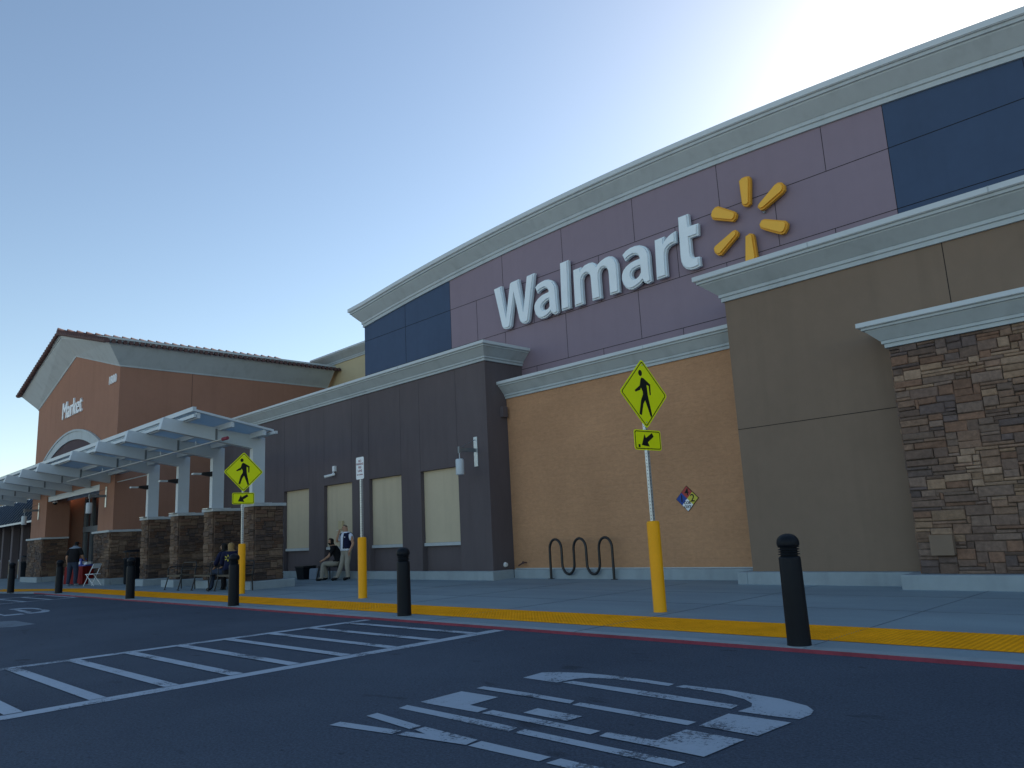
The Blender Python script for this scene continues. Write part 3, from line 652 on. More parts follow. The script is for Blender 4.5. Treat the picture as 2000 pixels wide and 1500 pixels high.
# small lights on the canopy columns
def col_light(x,y,z,label):
    t=thing('column_light',label,'lamp',(x,y,z),0,'black lights on the canopy columns')
    b=MB(); b.hexa([(-.09,-.34,-.01),(.09,-.34,-.01),(.09,0,-.07),(-.09,0,-.07),(-.09,-.34,.05),(.09,-.34,.05),(.09,0,.09),(-.09,0,.09)]); b.build('housing',M['black'],t,world=False,bevel=.008)
    b=MB(); b.box(-.08,.08,-.60,-.345,-.02,.035); b.build('lens',M['steel'],t,world=False)
    return t
c0=col_light(bxs[0],10.38,3.67,'black wedge light on the rightmost canopy column, behind the far crossing sign')
for i,l in((1,'black wedge light on the second canopy column from the right'),(2,'black wedge light on the third canopy column from the right'),(3,'black wedge light on the fourth canopy column, nearest the gabled entrance')):
    c=copy_tree(c0); c.location=(bxs[i],10.38,3.67); c['label']=l
# ---------------------------------------------------------------- sign letters
D=Vector
LETTERS={
 'W':([(-16.495,8.785),(-16.242,8.8),(-16.034,7.73),(-15.789,8.773),(-15.763,8.801),(-15.49,8.812),(-15.29,7.747),(-15.066,8.814),(-14.834,8.82),(-15.147,7.512),(-15.184,7.479),(-15.276,7.467),(-15.365,7.496),(-15.43,7.553),(-15.461,7.611),(-15.652,8.529),(-15.668,8.533),(-15.913,7.514),(-15.963,7.477),(-16.094,7.483),(-16.176,7.519),(-16.213,7.574)],None),
 'a1':([(-14.743,8.396),(-14.661,8.449),(-14.526,8.479),(-14.393,8.493),(-14.264,8.474),(-14.139,8.415),(-14.061,8.327),(-14.016,8.225),(-13.999,8.09),(-14.0,7.895),(-13.987,7.664),(-13.979,7.501),(-13.992,7.472),(-14.067,7.458),(-14.128,7.489),(-14.177,7.541),(-14.206,7.581),(-14.253,7.535),(-14.365,7.481),(-14.497,7.448),(-14.606,7.457),(-14.711,7.516),(-14.792,7.618),(-14.827,7.742),(-14.818,7.856),(-14.767,7.943),(-14.672,8.019),(-14.536,8.075),(-14.381,8.092),(-14.24,8.104),(-14.225,8.15),(-14.241,8.22),(-14.3,8.293),(-14.406,8.338),(-14.538,8.324),(-14.629,8.299),(-14.687,8.264)],[(-14.219,7.96),(-14.35,7.944),(-14.495,7.891),(-14.573,7.82),(-14.594,7.743),(-14.557,7.659),(-14.485,7.609),(-14.377,7.599),(-14.266,7.637),(-14.223,7.691),(-14.224,7.838)]),
 'l':([(-13.728,8.823),(-13.493,8.828),(-13.533,7.502),(-13.771,7.494)],None),
 'm':([(-13.256,8.48),(-13.038,8.484),(-13.035,8.356),(-12.967,8.445),(-12.863,8.502),(-12.723,8.52),(-12.607,8.506),(-12.515,8.448),(-12.438,8.339),(-12.383,8.409),(-12.283,8.465),(-12.146,8.503),(-12.033,8.508),(-11.924,8.475),(-11.839,8.388),(-11.792,8.259),(-11.782,8.119),(-11.794,7.512),(-12.033,7.509),(-12.027,8.067),(-12.041,8.178),(-12.083,8.27),(-12.181,8.327),(-12.277,8.316),(-12.358,8.269),(-12.405,8.174),(-12.416,8.052),(-12.412,7.507),(-12.644,7.506),(-12.653,8.103),(-12.662,8.215),(-12.714,8.29),(-12.799,8.33),(-12.899,8.317),(-12.983,8.259),(-13.032,8.161),(-13.041,7.942),(-13.04,7.498),(-13.274,7.489)],None),
 'a2':([(-11.523,8.43),(-11.431,8.488),(-11.302,8.524),(-11.159,8.53),(-11.021,8.508),(-10.904,8.454),(-10.825,8.381),(-10.775,8.28),(-10.757,8.171),(-10.761,7.995),(-10.763,7.717),(-10.758,7.518),(-10.845,7.498),(-10.91,7.535),(-10.961,7.618),(-10.988,7.611),(-11.063,7.551),(-11.19,7.504),(-11.315,7.474),(-11.42,7.492),(-11.503,7.552),(-11.573,7.661),(-11.607,7.776),(-11.596,7.893),(-11.541,7.998),(-11.454,8.064),(-11.324,8.116),(-11.18,8.141),(-10.995,8.146),(-10.993,8.227),(-11.032,8.306),(-11.122,8.364),(-11.226,8.385),(-11.354,8.359),(-11.467,8.302)],[(-10.992,8.004),(-11.141,8.003),(-11.266,7.976),(-11.34,7.911),(-11.362,7.812),(-11.327,7.713),(-11.263,7.653),(-11.176,7.641),(-11.066,7.699),(-10.99,7.796),(-10.985,7.898)]),
 'r':([(-10.49,8.487),(-10.272,8.495),(-10.279,8.318),(-10.2,8.395),(-10.111,8.461),(-10.008,8.505),(-9.925,8.522),(-9.936,8.308),(-10.046,8.298),(-10.148,8.262),(-10.22,8.198),(-10.261,8.094),(-10.277,7.939),(-10.282,7.527),(-10.522,7.522)],None),
 't':([(-9.745,8.853),(-9.525,8.852),(-9.517,8.532),(-9.277,8.519),(-9.298,8.299),(-9.534,8.305),(-9.534,8.085),(-9.54,7.888),(-9.514,7.768),(-9.444,7.698),(-9.323,7.683),(-9.326,7.516),(-9.42,7.495),(-9.558,7.503),(-9.662,7.551),(-9.732,7.635),(-9.767,7.745),(-9.776,7.889),(-9.758,8.427)],None),
 'ray0':([(-8.019,9.191),(-7.97,9.224),(-7.88,9.226),(-7.823,9.204),(-7.81,9.163),(-7.876,8.603),(-7.926,8.577),(-7.983,8.598),(-8.006,8.635)],None),
 'ray1':([(-7.632,8.43),(-7.611,8.465),(-7.198,8.766),(-7.125,8.788),(-7.065,8.766),(-7.025,8.701),(-7.035,8.621),(-7.081,8.583),(-7.543,8.37),(-7.593,8.371)],None),
 'ray2':([(-8.668,8.76),(-8.274,8.49),(-8.249,8.445),(-8.272,8.38),(-8.329,8.342),(-8.803,8.547),(-8.833,8.632),(-8.8,8.71),(-8.731,8.76)],None),
 'ray3':([(-7.596,8.051),(-7.539,8.052),(-7.087,7.858),(-7.059,7.814),(-7.083,7.726),(-7.14,7.656),(-7.195,7.653),(-7.547,7.866),(-7.625,7.927),(-7.639,7.995)],None),
 'ray4':([(-8.342,8.035),(-8.297,8.035),(-8.264,7.988),(-8.285,7.937),(-8.726,7.628),(-8.78,7.637),(-8.835,7.705),(-8.849,7.783),(-8.822,7.818)],None),
 'ray5':([(-8.017,7.808),(-7.941,7.833),(-7.892,7.81),(-7.883,7.765),(-7.866,7.296),(-7.881,7.231),(-7.928,7.203),(-8.001,7.197),(-8.072,7.218),(-8.081,7.263)],None),
}
WS=thing('store_sign','large raised pale store name lettering on the plum panels','sign',(-12.3,15.95,7.5))
SK=thing('spark_sign','six raised amber rays set in a ring right of the store name','sign',(-7.5,15.95,8.5))
for k,(o_,h_) in LETTERS.items():
    ray=k.startswith('ray'); root=SK if ray else WS; nm='ray' if ray else 'letter'; ms=M['rayside'] if ray else M['letterside']; mf=M['ray'] if ray else M['letter']
    o_=[p for i,p in enumerate(o_) if math.dist(p,o_[i-1])>.022]; b=MB(); oo=offset_poly(o_,.04); hh=offset_poly(h_,-.04) if h_ else None
    poly_prism(b,oo,hh,lambda u,v,d:(u,d,v),15.84,15.93); a=recalc(b.build(nm,ms,root))
    f=MB(); poly_prism(f,o_,h_,lambda u,v,d:(u,d,v),15.79,15.84); recalc(f.build('face',mf,a))
    s=MB(); cx=sum(p[0] for p in o_)/len(o_); cz=min(p[1] for p in o_)+.25; s.cyl((o_[0][0]+.05,15.93,o_[0][1]-.12),(o_[0][0]+.05,16.0,o_[0][1]-.12),.03); s.build('stand_off',M['frame'],a)
def text_mesh(body,size,ext=.0,off=.0,sx=1,align='CENTER',space=1.0):
    cu=bpy.data.curves.new('text','FONT'); cu.body=body; cu.size=size; cu.extrude=ext; cu.offset=off; cu.align_x=align; cu.align_y='CENTER'; cu.space_character=space; cu.resolution_u=4
    o=bpy.data.objects.new('text_tmp',cu); link(o); dg=bpy.context.evaluated_depsgraph_get(); me=bpy.data.meshes.new_from_object(o.evaluated_get(dg)); bpy.data.objects.remove(o)
    for v in me.vertices: v.co.x*=sx
    return me
def text_obj(name,body,size,mat,parent,loc,rot=(R(90),0,0),**k):
    me=text_mesh(body,size,**k); me.materials.clear(); me.materials.append(mat); o=bpy.data.objects.new(name,me); link(o); o.parent=parent; o.location=loc; o.rotation_euler=rot; return o
MS=thing('market_sign','white raised Market lettering on the terracotta gable','sign',(-40.1,10.37,8.18))
def bold_text(name,body,size,root,ext,shift,sx,space=1.0):
    me=text_mesh(body,size,ext=ext,sx=sx,space=space); bm=bmesh.new()
    for k,dx in enumerate((0,-shift,shift)):
        m2=me.copy()
        for v in m2.vertices: v.co.x+=dx; v.co.z-=.002*k
        bm.from_mesh(m2)
    o2=bpy.data.meshes.new(name); bm.to_mesh(o2); bm.free(); o2.materials.clear(); o2.materials.append(M['signwhite'])
    o=bpy.data.objects.new(name,o2); link(o); o.parent=root; o.rotation_euler=(R(90),0,0)
bold_text('lettering','Market',1.18,MS,.03,.032,.92)
NS=thing('address_number','white raised number 1800 at the top right corner of the gable','sign',(-34.42,10.37,8.55))
bold_text('numerals','1800',.52,NS,.02,.010,.86,1.12)
# ---------------------------------------------------------------- wall lamps
WL=thing('wall_lamp','hanging cylinder lamp on a steel arm at the right end of the dark brown wall','lamp',(-16.18,14.5,3.25),0,'hanging cylinder lamps on steel arms')
b=MB(); b.box(-.075,.075,-.03,0,0,.84); b.build('wall_plate',M['galv'],WL,world=False,bevel=.004)
b=MB(); b.bar((0,-.03,.46),(0,-.62,.46),.05,.10); b.box(-.035,.035,-.66,-.60,.36,.54); b.cyl((0,-.03,.76),(0,-.58,.52),.008,n=6); b.build('arm',M['frame'],WL,world=False)
b=MB(); b.cyl((0,-.63,.36),(0,-.63,.20),.012,n=6); b.lathe([(.03,.20),(.10,.195),(.115,.17),(.118,-.22),(.112,-.24),(.09,-.245)],20,(0,-.63)); b.build('shade',M['steel'],WL,world=False)
for (x,z,l) in ((-34.55,3.22,'hanging cylinder lamp on a steel arm right of the market entrance doors'),(-44.95,3.2,'hanging cylinder lamp on the far pier left of the market entrance doors')):
    c=copy_tree(WL); c.location=(x,10.4,z); c['label']=l
# security cameras
t=thing('security_camera','white bullet camera on a junction box above the second shutter','camera',(-23.6,14.5,3.78))
b=MB(); b.box(-.07,.07,-.10,0,.0,.19); b.build('junction_box',M['white'],t,world=False,bevel=.01)
b=MB(); b.cyl((0,-.07,.02),(-.02,-.12,-.12),.018,n=8); b.build('bracket',M['white'],t,world=False)
b=MB(); b.cyl((.05,-.06,-.10),(-.20,-.30,-.17),.045,n=12); b.cyl((-.20,-.30,-.17),(-.215,-.315,-.174),.05,n=12); b.build('camera_body',M['white'],t,world=False)
t=thing('dome_camera','small white dome camera on the shaded side of the left entrance pier','camera',(-43.52,10.75,3.95))
b=MB(); b.lathe([(.12,0),(.12,.08),(.05,.10)],16); b.build('housing',M['white'],t,world=False)
b=MB(); b.lathe([(.001,-.1),(.06,-.085),(.095,-.03),(.10,0)],16); b.build('dome',M['glass'],t,world=False)
# utility boxes
t=thing('junction_box','taupe square electrical box on the stone pier','box',(-4.2,13.74,.84))
b=MB(); b.box(-.165,.165,-.10,.06,-.155,.155); b.build('box_body',M['taupe'],t,world=False,bevel=.006); b=MB(); b.box(-.172,.172,-.118,-.10,-.162,.162); b.build('cover',M['taupe'],t,world=False,bevel=.005)
t=thing('intercom_box','beige call box mounted on the second khaki shutter panel','box',(-23.38,14.62,1.78))
b=MB(); b.box(-.11,.11,-.10,0,0,.28); b.build('box_body',M['cream'],t,world=False,bevel=.01)
t=thing('door_notice','white notice strip below the call box on the khaki panel','sign',(-23.4,14.62,1.36))
b=MB(); b.box(-.05,.05,-.012,0,0,.34); b.build('plate',M['signwhite'],t,world=False); 
for z in (.28,.2,.12): 
    b=MB(); b.box(-.03,.03,-.014,-.012,z,z+.02); b.build('text_line',M['frame'],t,world=False)
t=thing('hose_bib','white round wall outlet low on the brown return wall','tap',(-15.68,14.95,.52))
b=MB(); b.cyl((0,0,0),(.06,0,0),.07,.05,n=14); b.cyl((.06,0,0),(.09,-.07,.04),.02,n=8); b.build('outlet',M['white'],t,world=False)
t=thing('pipe_stub','short rusty pipe stub at the left foot of the orange block wall','pipe',(-15.2,15.3,.56))
b=MB(); b.cyl((0,0,0),(0,-.12,0),.018,n=8); b.cyl((0,-.12,0),(-.16,-.15,-.08),.02,n=8); b.cyl((.0,-.12,0),(.0,-.14,.0),.035,n=8); b.build('pipe',M['tile'],t,world=False)
# ---------------------------------------------------------------- hazard diamond
t=thing('hazard_diamond','four coloured hazard diamond sign on the orange block wall','sign',(-9.9,15.285,1.94))
s=.285
def quad(c): return [(c[0],c[1]+s/2),(c[0]+s/2,c[1]),(c[0],c[1]-s/2),(c[0]-s/2,c[1])]
b=MB(); poly_prism(b,[(0,s+.012),(s+.012,0),(0,-s-.012),(-s-.012,0)],None,lambda u,v,d:(u,d,v),-.004,.012); recalc(b.build('plate',M['signblack'],t,world=False))
for c,mm,nm in(((0,s/2),'red2','red_quarter'),((s/2,0),'yel2','yellow_quarter'),((0,-s/2),'signwhite','white_quarter'),((-s/2,0),'blue2','blue_quarter')):
    b=MB(); poly_prism(b,quad(c),None,lambda u,v,d:(u,d,v),-.007,-.004); recalc(b.build(nm,M[mm],t,world=False))
for tx,x,z,sz in(('4',0,s/2,.22),('1',-s/2,0,.22),('2',s/2,0,.24),('COR',0,-s/2+.045,.085),('OXY',0,-s/2-.045,.085)):
    text_obj('character',tx,sz,M['signblack'],t,(x,-.009,z),off=.003,ext=.001)
# ---------------------------------------------------------------- yellow bollards and sign posts
def sleeve(t,h=1.29,r=.095):
    b=MB(); b.lathe([(r+.004,0),(r,.01),(r,h-.03),(r-.012,h-.005),(.04,h)],24); b.build('sleeve',M['yellow'],t,world=False)
def post(t,z0,z1,holes,rz):
    b=MB(); w=.025; b.box(-w,w,-w,w,z0,z1); o=b.build('post',M['galv'],t,world=False); o.rotation_euler=(0,0,rz)
    if holes:
        h=MB(); z=z0+.03
        while z<z1-.02:
            for sx,sy in((1,0),(-1,0),(0,1),(0,-1)):
                e=w+.0008; q=.0075; k=[]
                for i in range(6):
                    a=2*math.pi*i/6; c,d=q*math.cos(a),q*math.sin(a); k.append((sx*e+(0 if sx else c),sy*e+(0 if sy else c),z+d))
                h.add(k,[tuple(range(6)) if (sx-sy)>0 else tuple(range(5,-1,-1))])
            z+=.0508
        h=h.build('punched_holes',M['signblack'],o,world=False)
    return o
RF=R(85)
BODY=[(-0.031,0.245),(0.006,0.242),(0.15,0.152),(0.145,-0.014),(0.12,-0.012),(0.113,0.127),(0.069,0.141),(0.08,-0.031),(0.141,-0.327),(0.11,-0.361),(0.012,-0.101),(-0.031,-0.159),(-0.088,-0.335),(-0.134,-0.317),(-0.077,-0.106),(-0.027,-0.015),(-0.025,0.029),(-0.056,0.088),(-0.075,0.054),(-0.182,0.016),(-0.197,0.04),(-0.082,0.119),(-0.052,0.216)]
BODY=[(x*1.05,z) for x,z in BODY]
ARROW=[(-0.068,0.086),(-0.042,0.031),(0.102,0.111),(0.136,0.054),(-0.005,-0.033),(0.029,-0.097),(-0.145,-0.079)]
def rrect(w,h,r,n=5):
    o=[]
    for cx,cz,a0 in((w-r,h-r,0),(-w+r,h-r,90),(-w+r,-h+r,180),(w-r,-h+r,270)):
        for k in range(n+1): a=R(a0+90*k/n); o.append((cx+r*math.cos(a),cz+r*math.sin(a)))
    return o
def rdiam(s,r,n=5):
    return [((x-z)*.70711,(x+z)*.70711) for x,z in rrect(s/2,s/2,r,n)]
def flat(t,name,pts,hole,y,th,m,cz):
    b=MB(); poly_prism(b,pts,hole,lambda u,v,d:(u,d,v+cz),y-th,y); return recalc(b.build(name,m,t,world=False))
def crossing_sign(loc,label,note):
    t=thing('crossing_sign',label,'sign',loc,RF,'yellow-green pedestrian crossing signs on yellow bollards')
    sleeve(t); post(t,1.29,3.55,True,0)
    cz=3.338-.15; y=-.03
    p=flat(t,'diamond_plate',rdiam(.762,.045),None,y,.004,M['signgreen'],cz)
    flat(p,'border',rdiam(.715,.034),rdiam(.688,.028),y-.005,.0012,M['signblack'],cz)
    flat(p,'walking_figure',BODY,None,y-.005,.0012,M['signblack'],cz); 
    flat(p,'figure_head',[(-.053+.042*math.cos(a*.4488),.315+.048*math.sin(a*.4488)) for a in range(14)],None,y-.005,.0012,M['signblack'],cz)
    b=MB(); 
    for z in (.44,-.44): b.cyl((0,y-.004,cz+z),(0,y-.014,cz+z),.011,n=8)
    b.build('bolts',M['galv'],p,world=False)
    c2=2.63-.15
    q=flat(t,'arrow_plate',rrect(.30,.152,.04),None,y,.004,M['signgreen'],c2)
    flat(q,'border',rrect(.283,.135,.032),rrect(.271,.123,.026),y-.005,.0012,M['signblack'],c2)
    flat(q,'arrow',ARROW,None,y-.005,.0012,M['signblack'],c2)
    if note: flat(q,'sticker',[(-.218,-.067),(-.178,-.067),(-.178,-.112),(-.218,-.112)],None,y-.005,.0012,M['signblack'],c2)
    return t
crossing_sign((-6.77,9.49,WZ),'nearest yellow-green walking figure sign, in front of the orange block wall',True)
crossing_sign((-19.95,9.40,WZ),'far yellow-green walking figure sign, in front of the canopy columns',False)
t=thing('parking_sign','small white no parking fire lane sign on a yellow bollard','sign',(-14.55,9.59,WZ))
sleeve(t); post(t,1.29,3.0,True,0)
cz=2.942-.15
p=flat(t,'sign_plate',rrect(.152,.245,.035),None,-.03,.004,M['signwhite'],cz)
for tx,z,sz in(('NO',.155,.075),('PARKING',.09,.066),('FIRE',.015,.07),('LANE',-.06,.07),('NO STOPPING',-.145,.036)):
    text_obj('line_of_text',tx,sz,M['redkerb'],p,(0,-.0355,cz+z),off=.001,ext=.0005)
# ---------------------------------------------------------------- dark bollards
BL=thing('bollard','nearest dark ribbed-neck bollard, in front of the taupe wall','bollard',(-3.71,7.46,WZ),0,'dark ribbed bollards along the kerb')
pr=[(.116,0),(.114,.012),(.113,.03),(.105,.835),(.103,.848),(.088,.856)]
for i in range(4): pr+=[(.082,.860+i*.024),(.082,.867+i*.024),(.104,.872+i*.024),(.105,.877+i*.024),(.084,.882+i*.024)]
pr+=[(.084,.950),(.098,.952),(.107,.958),(.109,.970),(.109,.990)]
for i in range(1,10):
    a=R(10*i); pr.append((max(.0006,.109*math.cos(a)),.990+.088*math.sin(a)))
b=MB(); b.lathe(pr,36); b.build('body',M['bollard'],BL,world=False)
b=MB(); b.cyl((0,0,-.004),(0,0,.006),.14,n=28); b.build('footing',M['concrete'],BL,world=False)
for (x,y,l) in ((-10.38,7.62,'dark ribbed-neck bollard in front of the rightmost khaki shutter'),(-16.1,7.42,'dark ribbed-neck bollard just left of the far crossing sign'),(-22.25,7.4,'dark ribbed-neck bollard in front of the trash can beside the stone pillars'),(-29.1,7.45,'dark ribbed-neck bollard beside the man in dark clothes'),(-33.2,6.95,'dark ribbed-neck bollard at the left edge of the photo')):
    c=copy_tree(BL); c.location=(x,y,wz(x,y)); c['label']=l
# ---------------------------------------------------------------- bike rack
t=thing('bike_rack','black wave-shaped tubular bike rack before the orange block wall','bike rack',(-12.95,14.95,WZ))
pts=[]; W3=2.06; n5=5; dx=W3/5; r=dx/2; top=.80-r; bot=.10+r
pts.append((-W3/2,0,0)); 
for i in range(5):
    x0=-W3/2+i*dx
    if i%2==0: pts+= [(x0+r-r*math.cos(R(a)),0,top+r*math.sin(R(a))) for a in range(0,181,15)]
    else: pts+= [(x0+r-r*math.cos(R(a)),0,bot-r*math.sin(R(a))) for a in range(0,181,15)]
pts.append((W3/2,0,0)); pts=[(x,y,z*1.25) for x,y,z in pts]
b=MB(); b.tube(pts,.033,12); b.build('wave_tube',M['black'],t,world=False)
for x in(-W3/2,W3/2):
    b=MB(); b.cyl((x,0,0),(x,0,.012),.085,n=16); b.build('floor_flange',M['black'],t,world=False)
# ---------------------------------------------------------------- benches
def bench(x,y,L,rz,label,grp='black metal benches',back=True):
    t=thing('bench',label,'bench',(x,y,WZ),rz,grp); h=.45
    b=MB(); n=9
    for i in range(n): yy=-.21+i*.42/(n-1); b.box(-L/2,L/2,yy-.014,yy+.014,h-.012,h)
    b.box(-L/2,L/2,-.235,-.215,h-.05,h+.004); b.box(-L/2,L/2,.215,.235,h-.05,h+.004); b.build('seat',M['black'],t,world=False)
    for sx in(-1,1):
        b=MB(); xx=sx*L/2
        b.tube([(xx,-.30,.0),(xx,-.19,h-.03)],.02,8); b.box(xx-.02,xx+.08,-.33,-.27,0,.012); b.build('leg',M['black'],t,world=False)
        b=MB(); b.tube([(xx,.22,0),(xx,.20,h)],.02,8); b.build('leg',M['black'],t,world=False)
        if back:
            b=MB(); b.tube([(xx,-.2,h),(xx,-.2,h+.19),(xx,-.14,h+.24),(xx,.1,h+.24),(xx,.22,h+.22)],.016,8); b.build('armrest',M['black'],t,world=False)
    if back:
        b=MB(); b.tube([(-L/2,.21,h-.02),(-L/2,.26,h+.30),(-L/2+.07,.27,h+.36),(L/2-.07,.27,h+.36),(L/2,.26,h+.30),(L/2,.21,h-.02)],.016,8)
        b.tube([(-L/2+.02,.235,h+.15),(L/2-.02,.235,h+.15)],.01,6)
        b.build('backrest',M['black'],t,world=False)
    return t
bench(-24.85,9.75,1.05,0,'leftmost black metal bench in front of the stone pillars')
bench(-23.05,9.88,1.15,0,'black metal bench between the leftmost bench and the seated people')
bench(-21.6,9.98,1.3,0,'black metal bench under the seated people behind the far crossing sign')
bench(-22.85,13.95,1.2,0,'backless bench under the bearded seated man by the brown wall','benches by the brown wall',False)
# ---------------------------------------------------------------- trash cans
TC=thing('trash_can','large dark hooded trash can between gabled building corner and stone pillars','trash can',(-32.4,10.85,WZ),0,'dark hooded trash cans')
b=MB(); b.lathe([(.30,0),(.32,.04),(.34,.92),(.37,.94),(.37,1.0),(.33,1.0),(.30,.96)],24); b.build('bin',M['bollard'],TC,world=False)
b=MB(); 
for k in range(4): a=R(45+90*k); b.cyl((.31*math.cos(a),.31*math.sin(a),.98),(.31*math.cos(a),.31*math.sin(a),1.22),.015,n=6)
b.build('lid_posts',M['black'],TC,world=False)
b=MB(); b.lathe([(.38,1.21),(.38,1.24),(.30,1.29),(.001,1.31)],24); b.build('lid',M['bollard'],TC,world=False)
c=copy_tree(TC); c.location=(-47.7,10.7,WZ); c['label']='dark hooded trash can left of the far entrance pier'
t=thing('waste_bin','low dark square bin on the pavement left of the bearded seated man','bin',(-24.5,13.85,WZ))
b=MB(); b.hexa([(-.22,-.2,0),(.22,-.2,0),(.22,.2,0),(-.22,.2,0),(-.28,-.25,.42),(.28,-.25,.42),(.28,.25,.42),(-.28,.25,.42)]); b.build('bin',M['bollard'],t,world=False,bevel=.015)
b=MB(); b.box(-.29,.29,-.26,.26,.40,.45); b.build('rim',M['black'],t,world=False,bevel=.01)
# ---------------------------------------------------------------- folding table and chair
t=thing('folding_chair','white folding chair beside the red-covered table','chair',(-33.7,9.8,WZ),R(-60))
for sx in(-.2,.2):
    b=MB(); b.tube([(sx,-.24,0),(sx,.20,.82)],.013,8); b.build('leg',M['white'],t,world=False)
    b=MB(); b.tube([(sx*.93,.24,0),(sx*.93,-.17,.45)],.013,8); b.build('leg',M['white'],t,world=False)
b=MB(); b.box(-.2,.2,-.2,.19,.43,.455); b.build('seat',M['white'],t,world=False,bevel=.01)
b=MB(); b.hexa([(-.2,.125,.66),(.2,.125,.66),(.2,.145,.66),(-.2,.145,.66),(-.2,.19,.84),(.2,.19,.84),(.2,.21,.84),(-.2,.21,.84)]); b.build('backrest',M['white'],t,world=False,bevel=.008)
b=MB(); b.tube([(-.19,.215,.05),(.19,.215,.05)],.008,6); b.tube([(-.2,-.21,.06),(.2,-.21,.06)],.008,6); b.build('stretcher',M['white'],t,world=False)
t=thing('covered_table','table draped in dark red cloth beside the man in dark clothes','table',(-36.1,10.1,WZ),R(10))
b=MB(); n=60; A=[]
for i in range(n):
    a=2*math.pi*i/n; cx=.75*(1 if math.cos(a)>0 else -1)*min(1,abs(math.cos(a))*1.42); cy=.38*(1 if math.sin(a)>0 else -1)*min(1,abs(math.sin(a))*1.42); A.append((cx,cy))
vs=[(x,y,.74) for x,y in A]+[(x*1.01,y*1.01,.72) for x,y in A]+[(x*(1.03+.03*math.sin(i*1.9)),y*(1.03+.05*math.sin(i*1.9)),.03) for i,(x,y) in enumerate(A)]
b.add(vs,[tuple(range(n))]+[(i,(i+1)%n,n+(i+1)%n,n+i) for i in range(n)]+[(n+i,n+(i+1)%n,2*n+(i+1)%n,2*n+i) for i in range(n)]); b.build('tablecloth',M['red'],t,world=False)
b=MB(); 
for sx in(-.65,.65):
    for sy in(-.3,.3): b.cyl((sx,sy,0),(sx,sy,.72),.015,n=6)
b.build('legs',M['steel'],t,world=False)
t=thing('goods_box','blue and white carton standing on the red-covered table','box',(-36.0,10.0,WZ+.742),R(20))
b=MB(); b.box(-.16,.16,-.12,.12,0,.30); b.build('carton',M['bluebox'],t,world=False,bevel=.004); b=MB(); b.box(-.09,.09,-.123,-.12,.08,.2); b.box(.16,.163,-.07,.07,.08,.2); b.build('printed_panel',M['signwhite'],t,world=False)
t=thing('goods_tray','low blue tray of small goods on the red-covered table','tray',(-35.55,10.1,WZ+.742),R(5))
b=MB(); b.box(-.2,.2,-.15,.15,0,.06); b.build('tray',M['bluebox'],t,world=False,bevel=.005)
for k in range(3):
    b=MB(); b.box(-.15+k*.11,-.07+k*.11,-.08,.08,.06,.13+.02*k); b.build('goods',M['signwhite'],t,world=False,bevel=.004)
t=thing('bag','grey shopping bag beside the bearded seated man\'s feet','bag',(-23.75,13.75,WZ),R(20))
b=MB(); b.hexa([(-.16,-.1,0),(.16,-.1,0),(.16,.1,0),(-.16,.1,0),(-.18,-.05,.36),(.18,-.05,.36),(.18,.06,.38),(-.18,.06,.38)]); b.build('bag_body',M['greyblock'],t,world=False,bevel=.03)
b=MB(); b.tube([(-.08,0,.36),(-.06,0,.47),(.06,0,.47),(.08,0,.36)],.008,6); b.build('handle',M['black'],t,world=False)
t=thing('parked_cart','grey wire folding cart partly hidden by the rightmost stone pillar','cart',(-26.15,13.35,WZ),R(-30))
b=MB()
for k in range(6): b.tube([(-.2+k*.08,0,.12),(-.2+k*.08,-.05,.85)],.005,5)
for k in range(5): b.tube([(-.2,-.01*k,.15+k*.16),(.2,-.01*k,.15+k*.16)],.005,5)
b.tube([(-.2,0,.1),(-.2,.1,1.0),(.2,.1,1.0),(.2,0,.1)],.011,6); b.build('wire_frame',M['galv'],t,world=False)
for sx in(-.22,.22): b=MB(); b.cyl((sx-.012,.04,.09),(sx+.012,.04,.09),.09,n=14); b.build('wheel',M['black'],t,world=False)
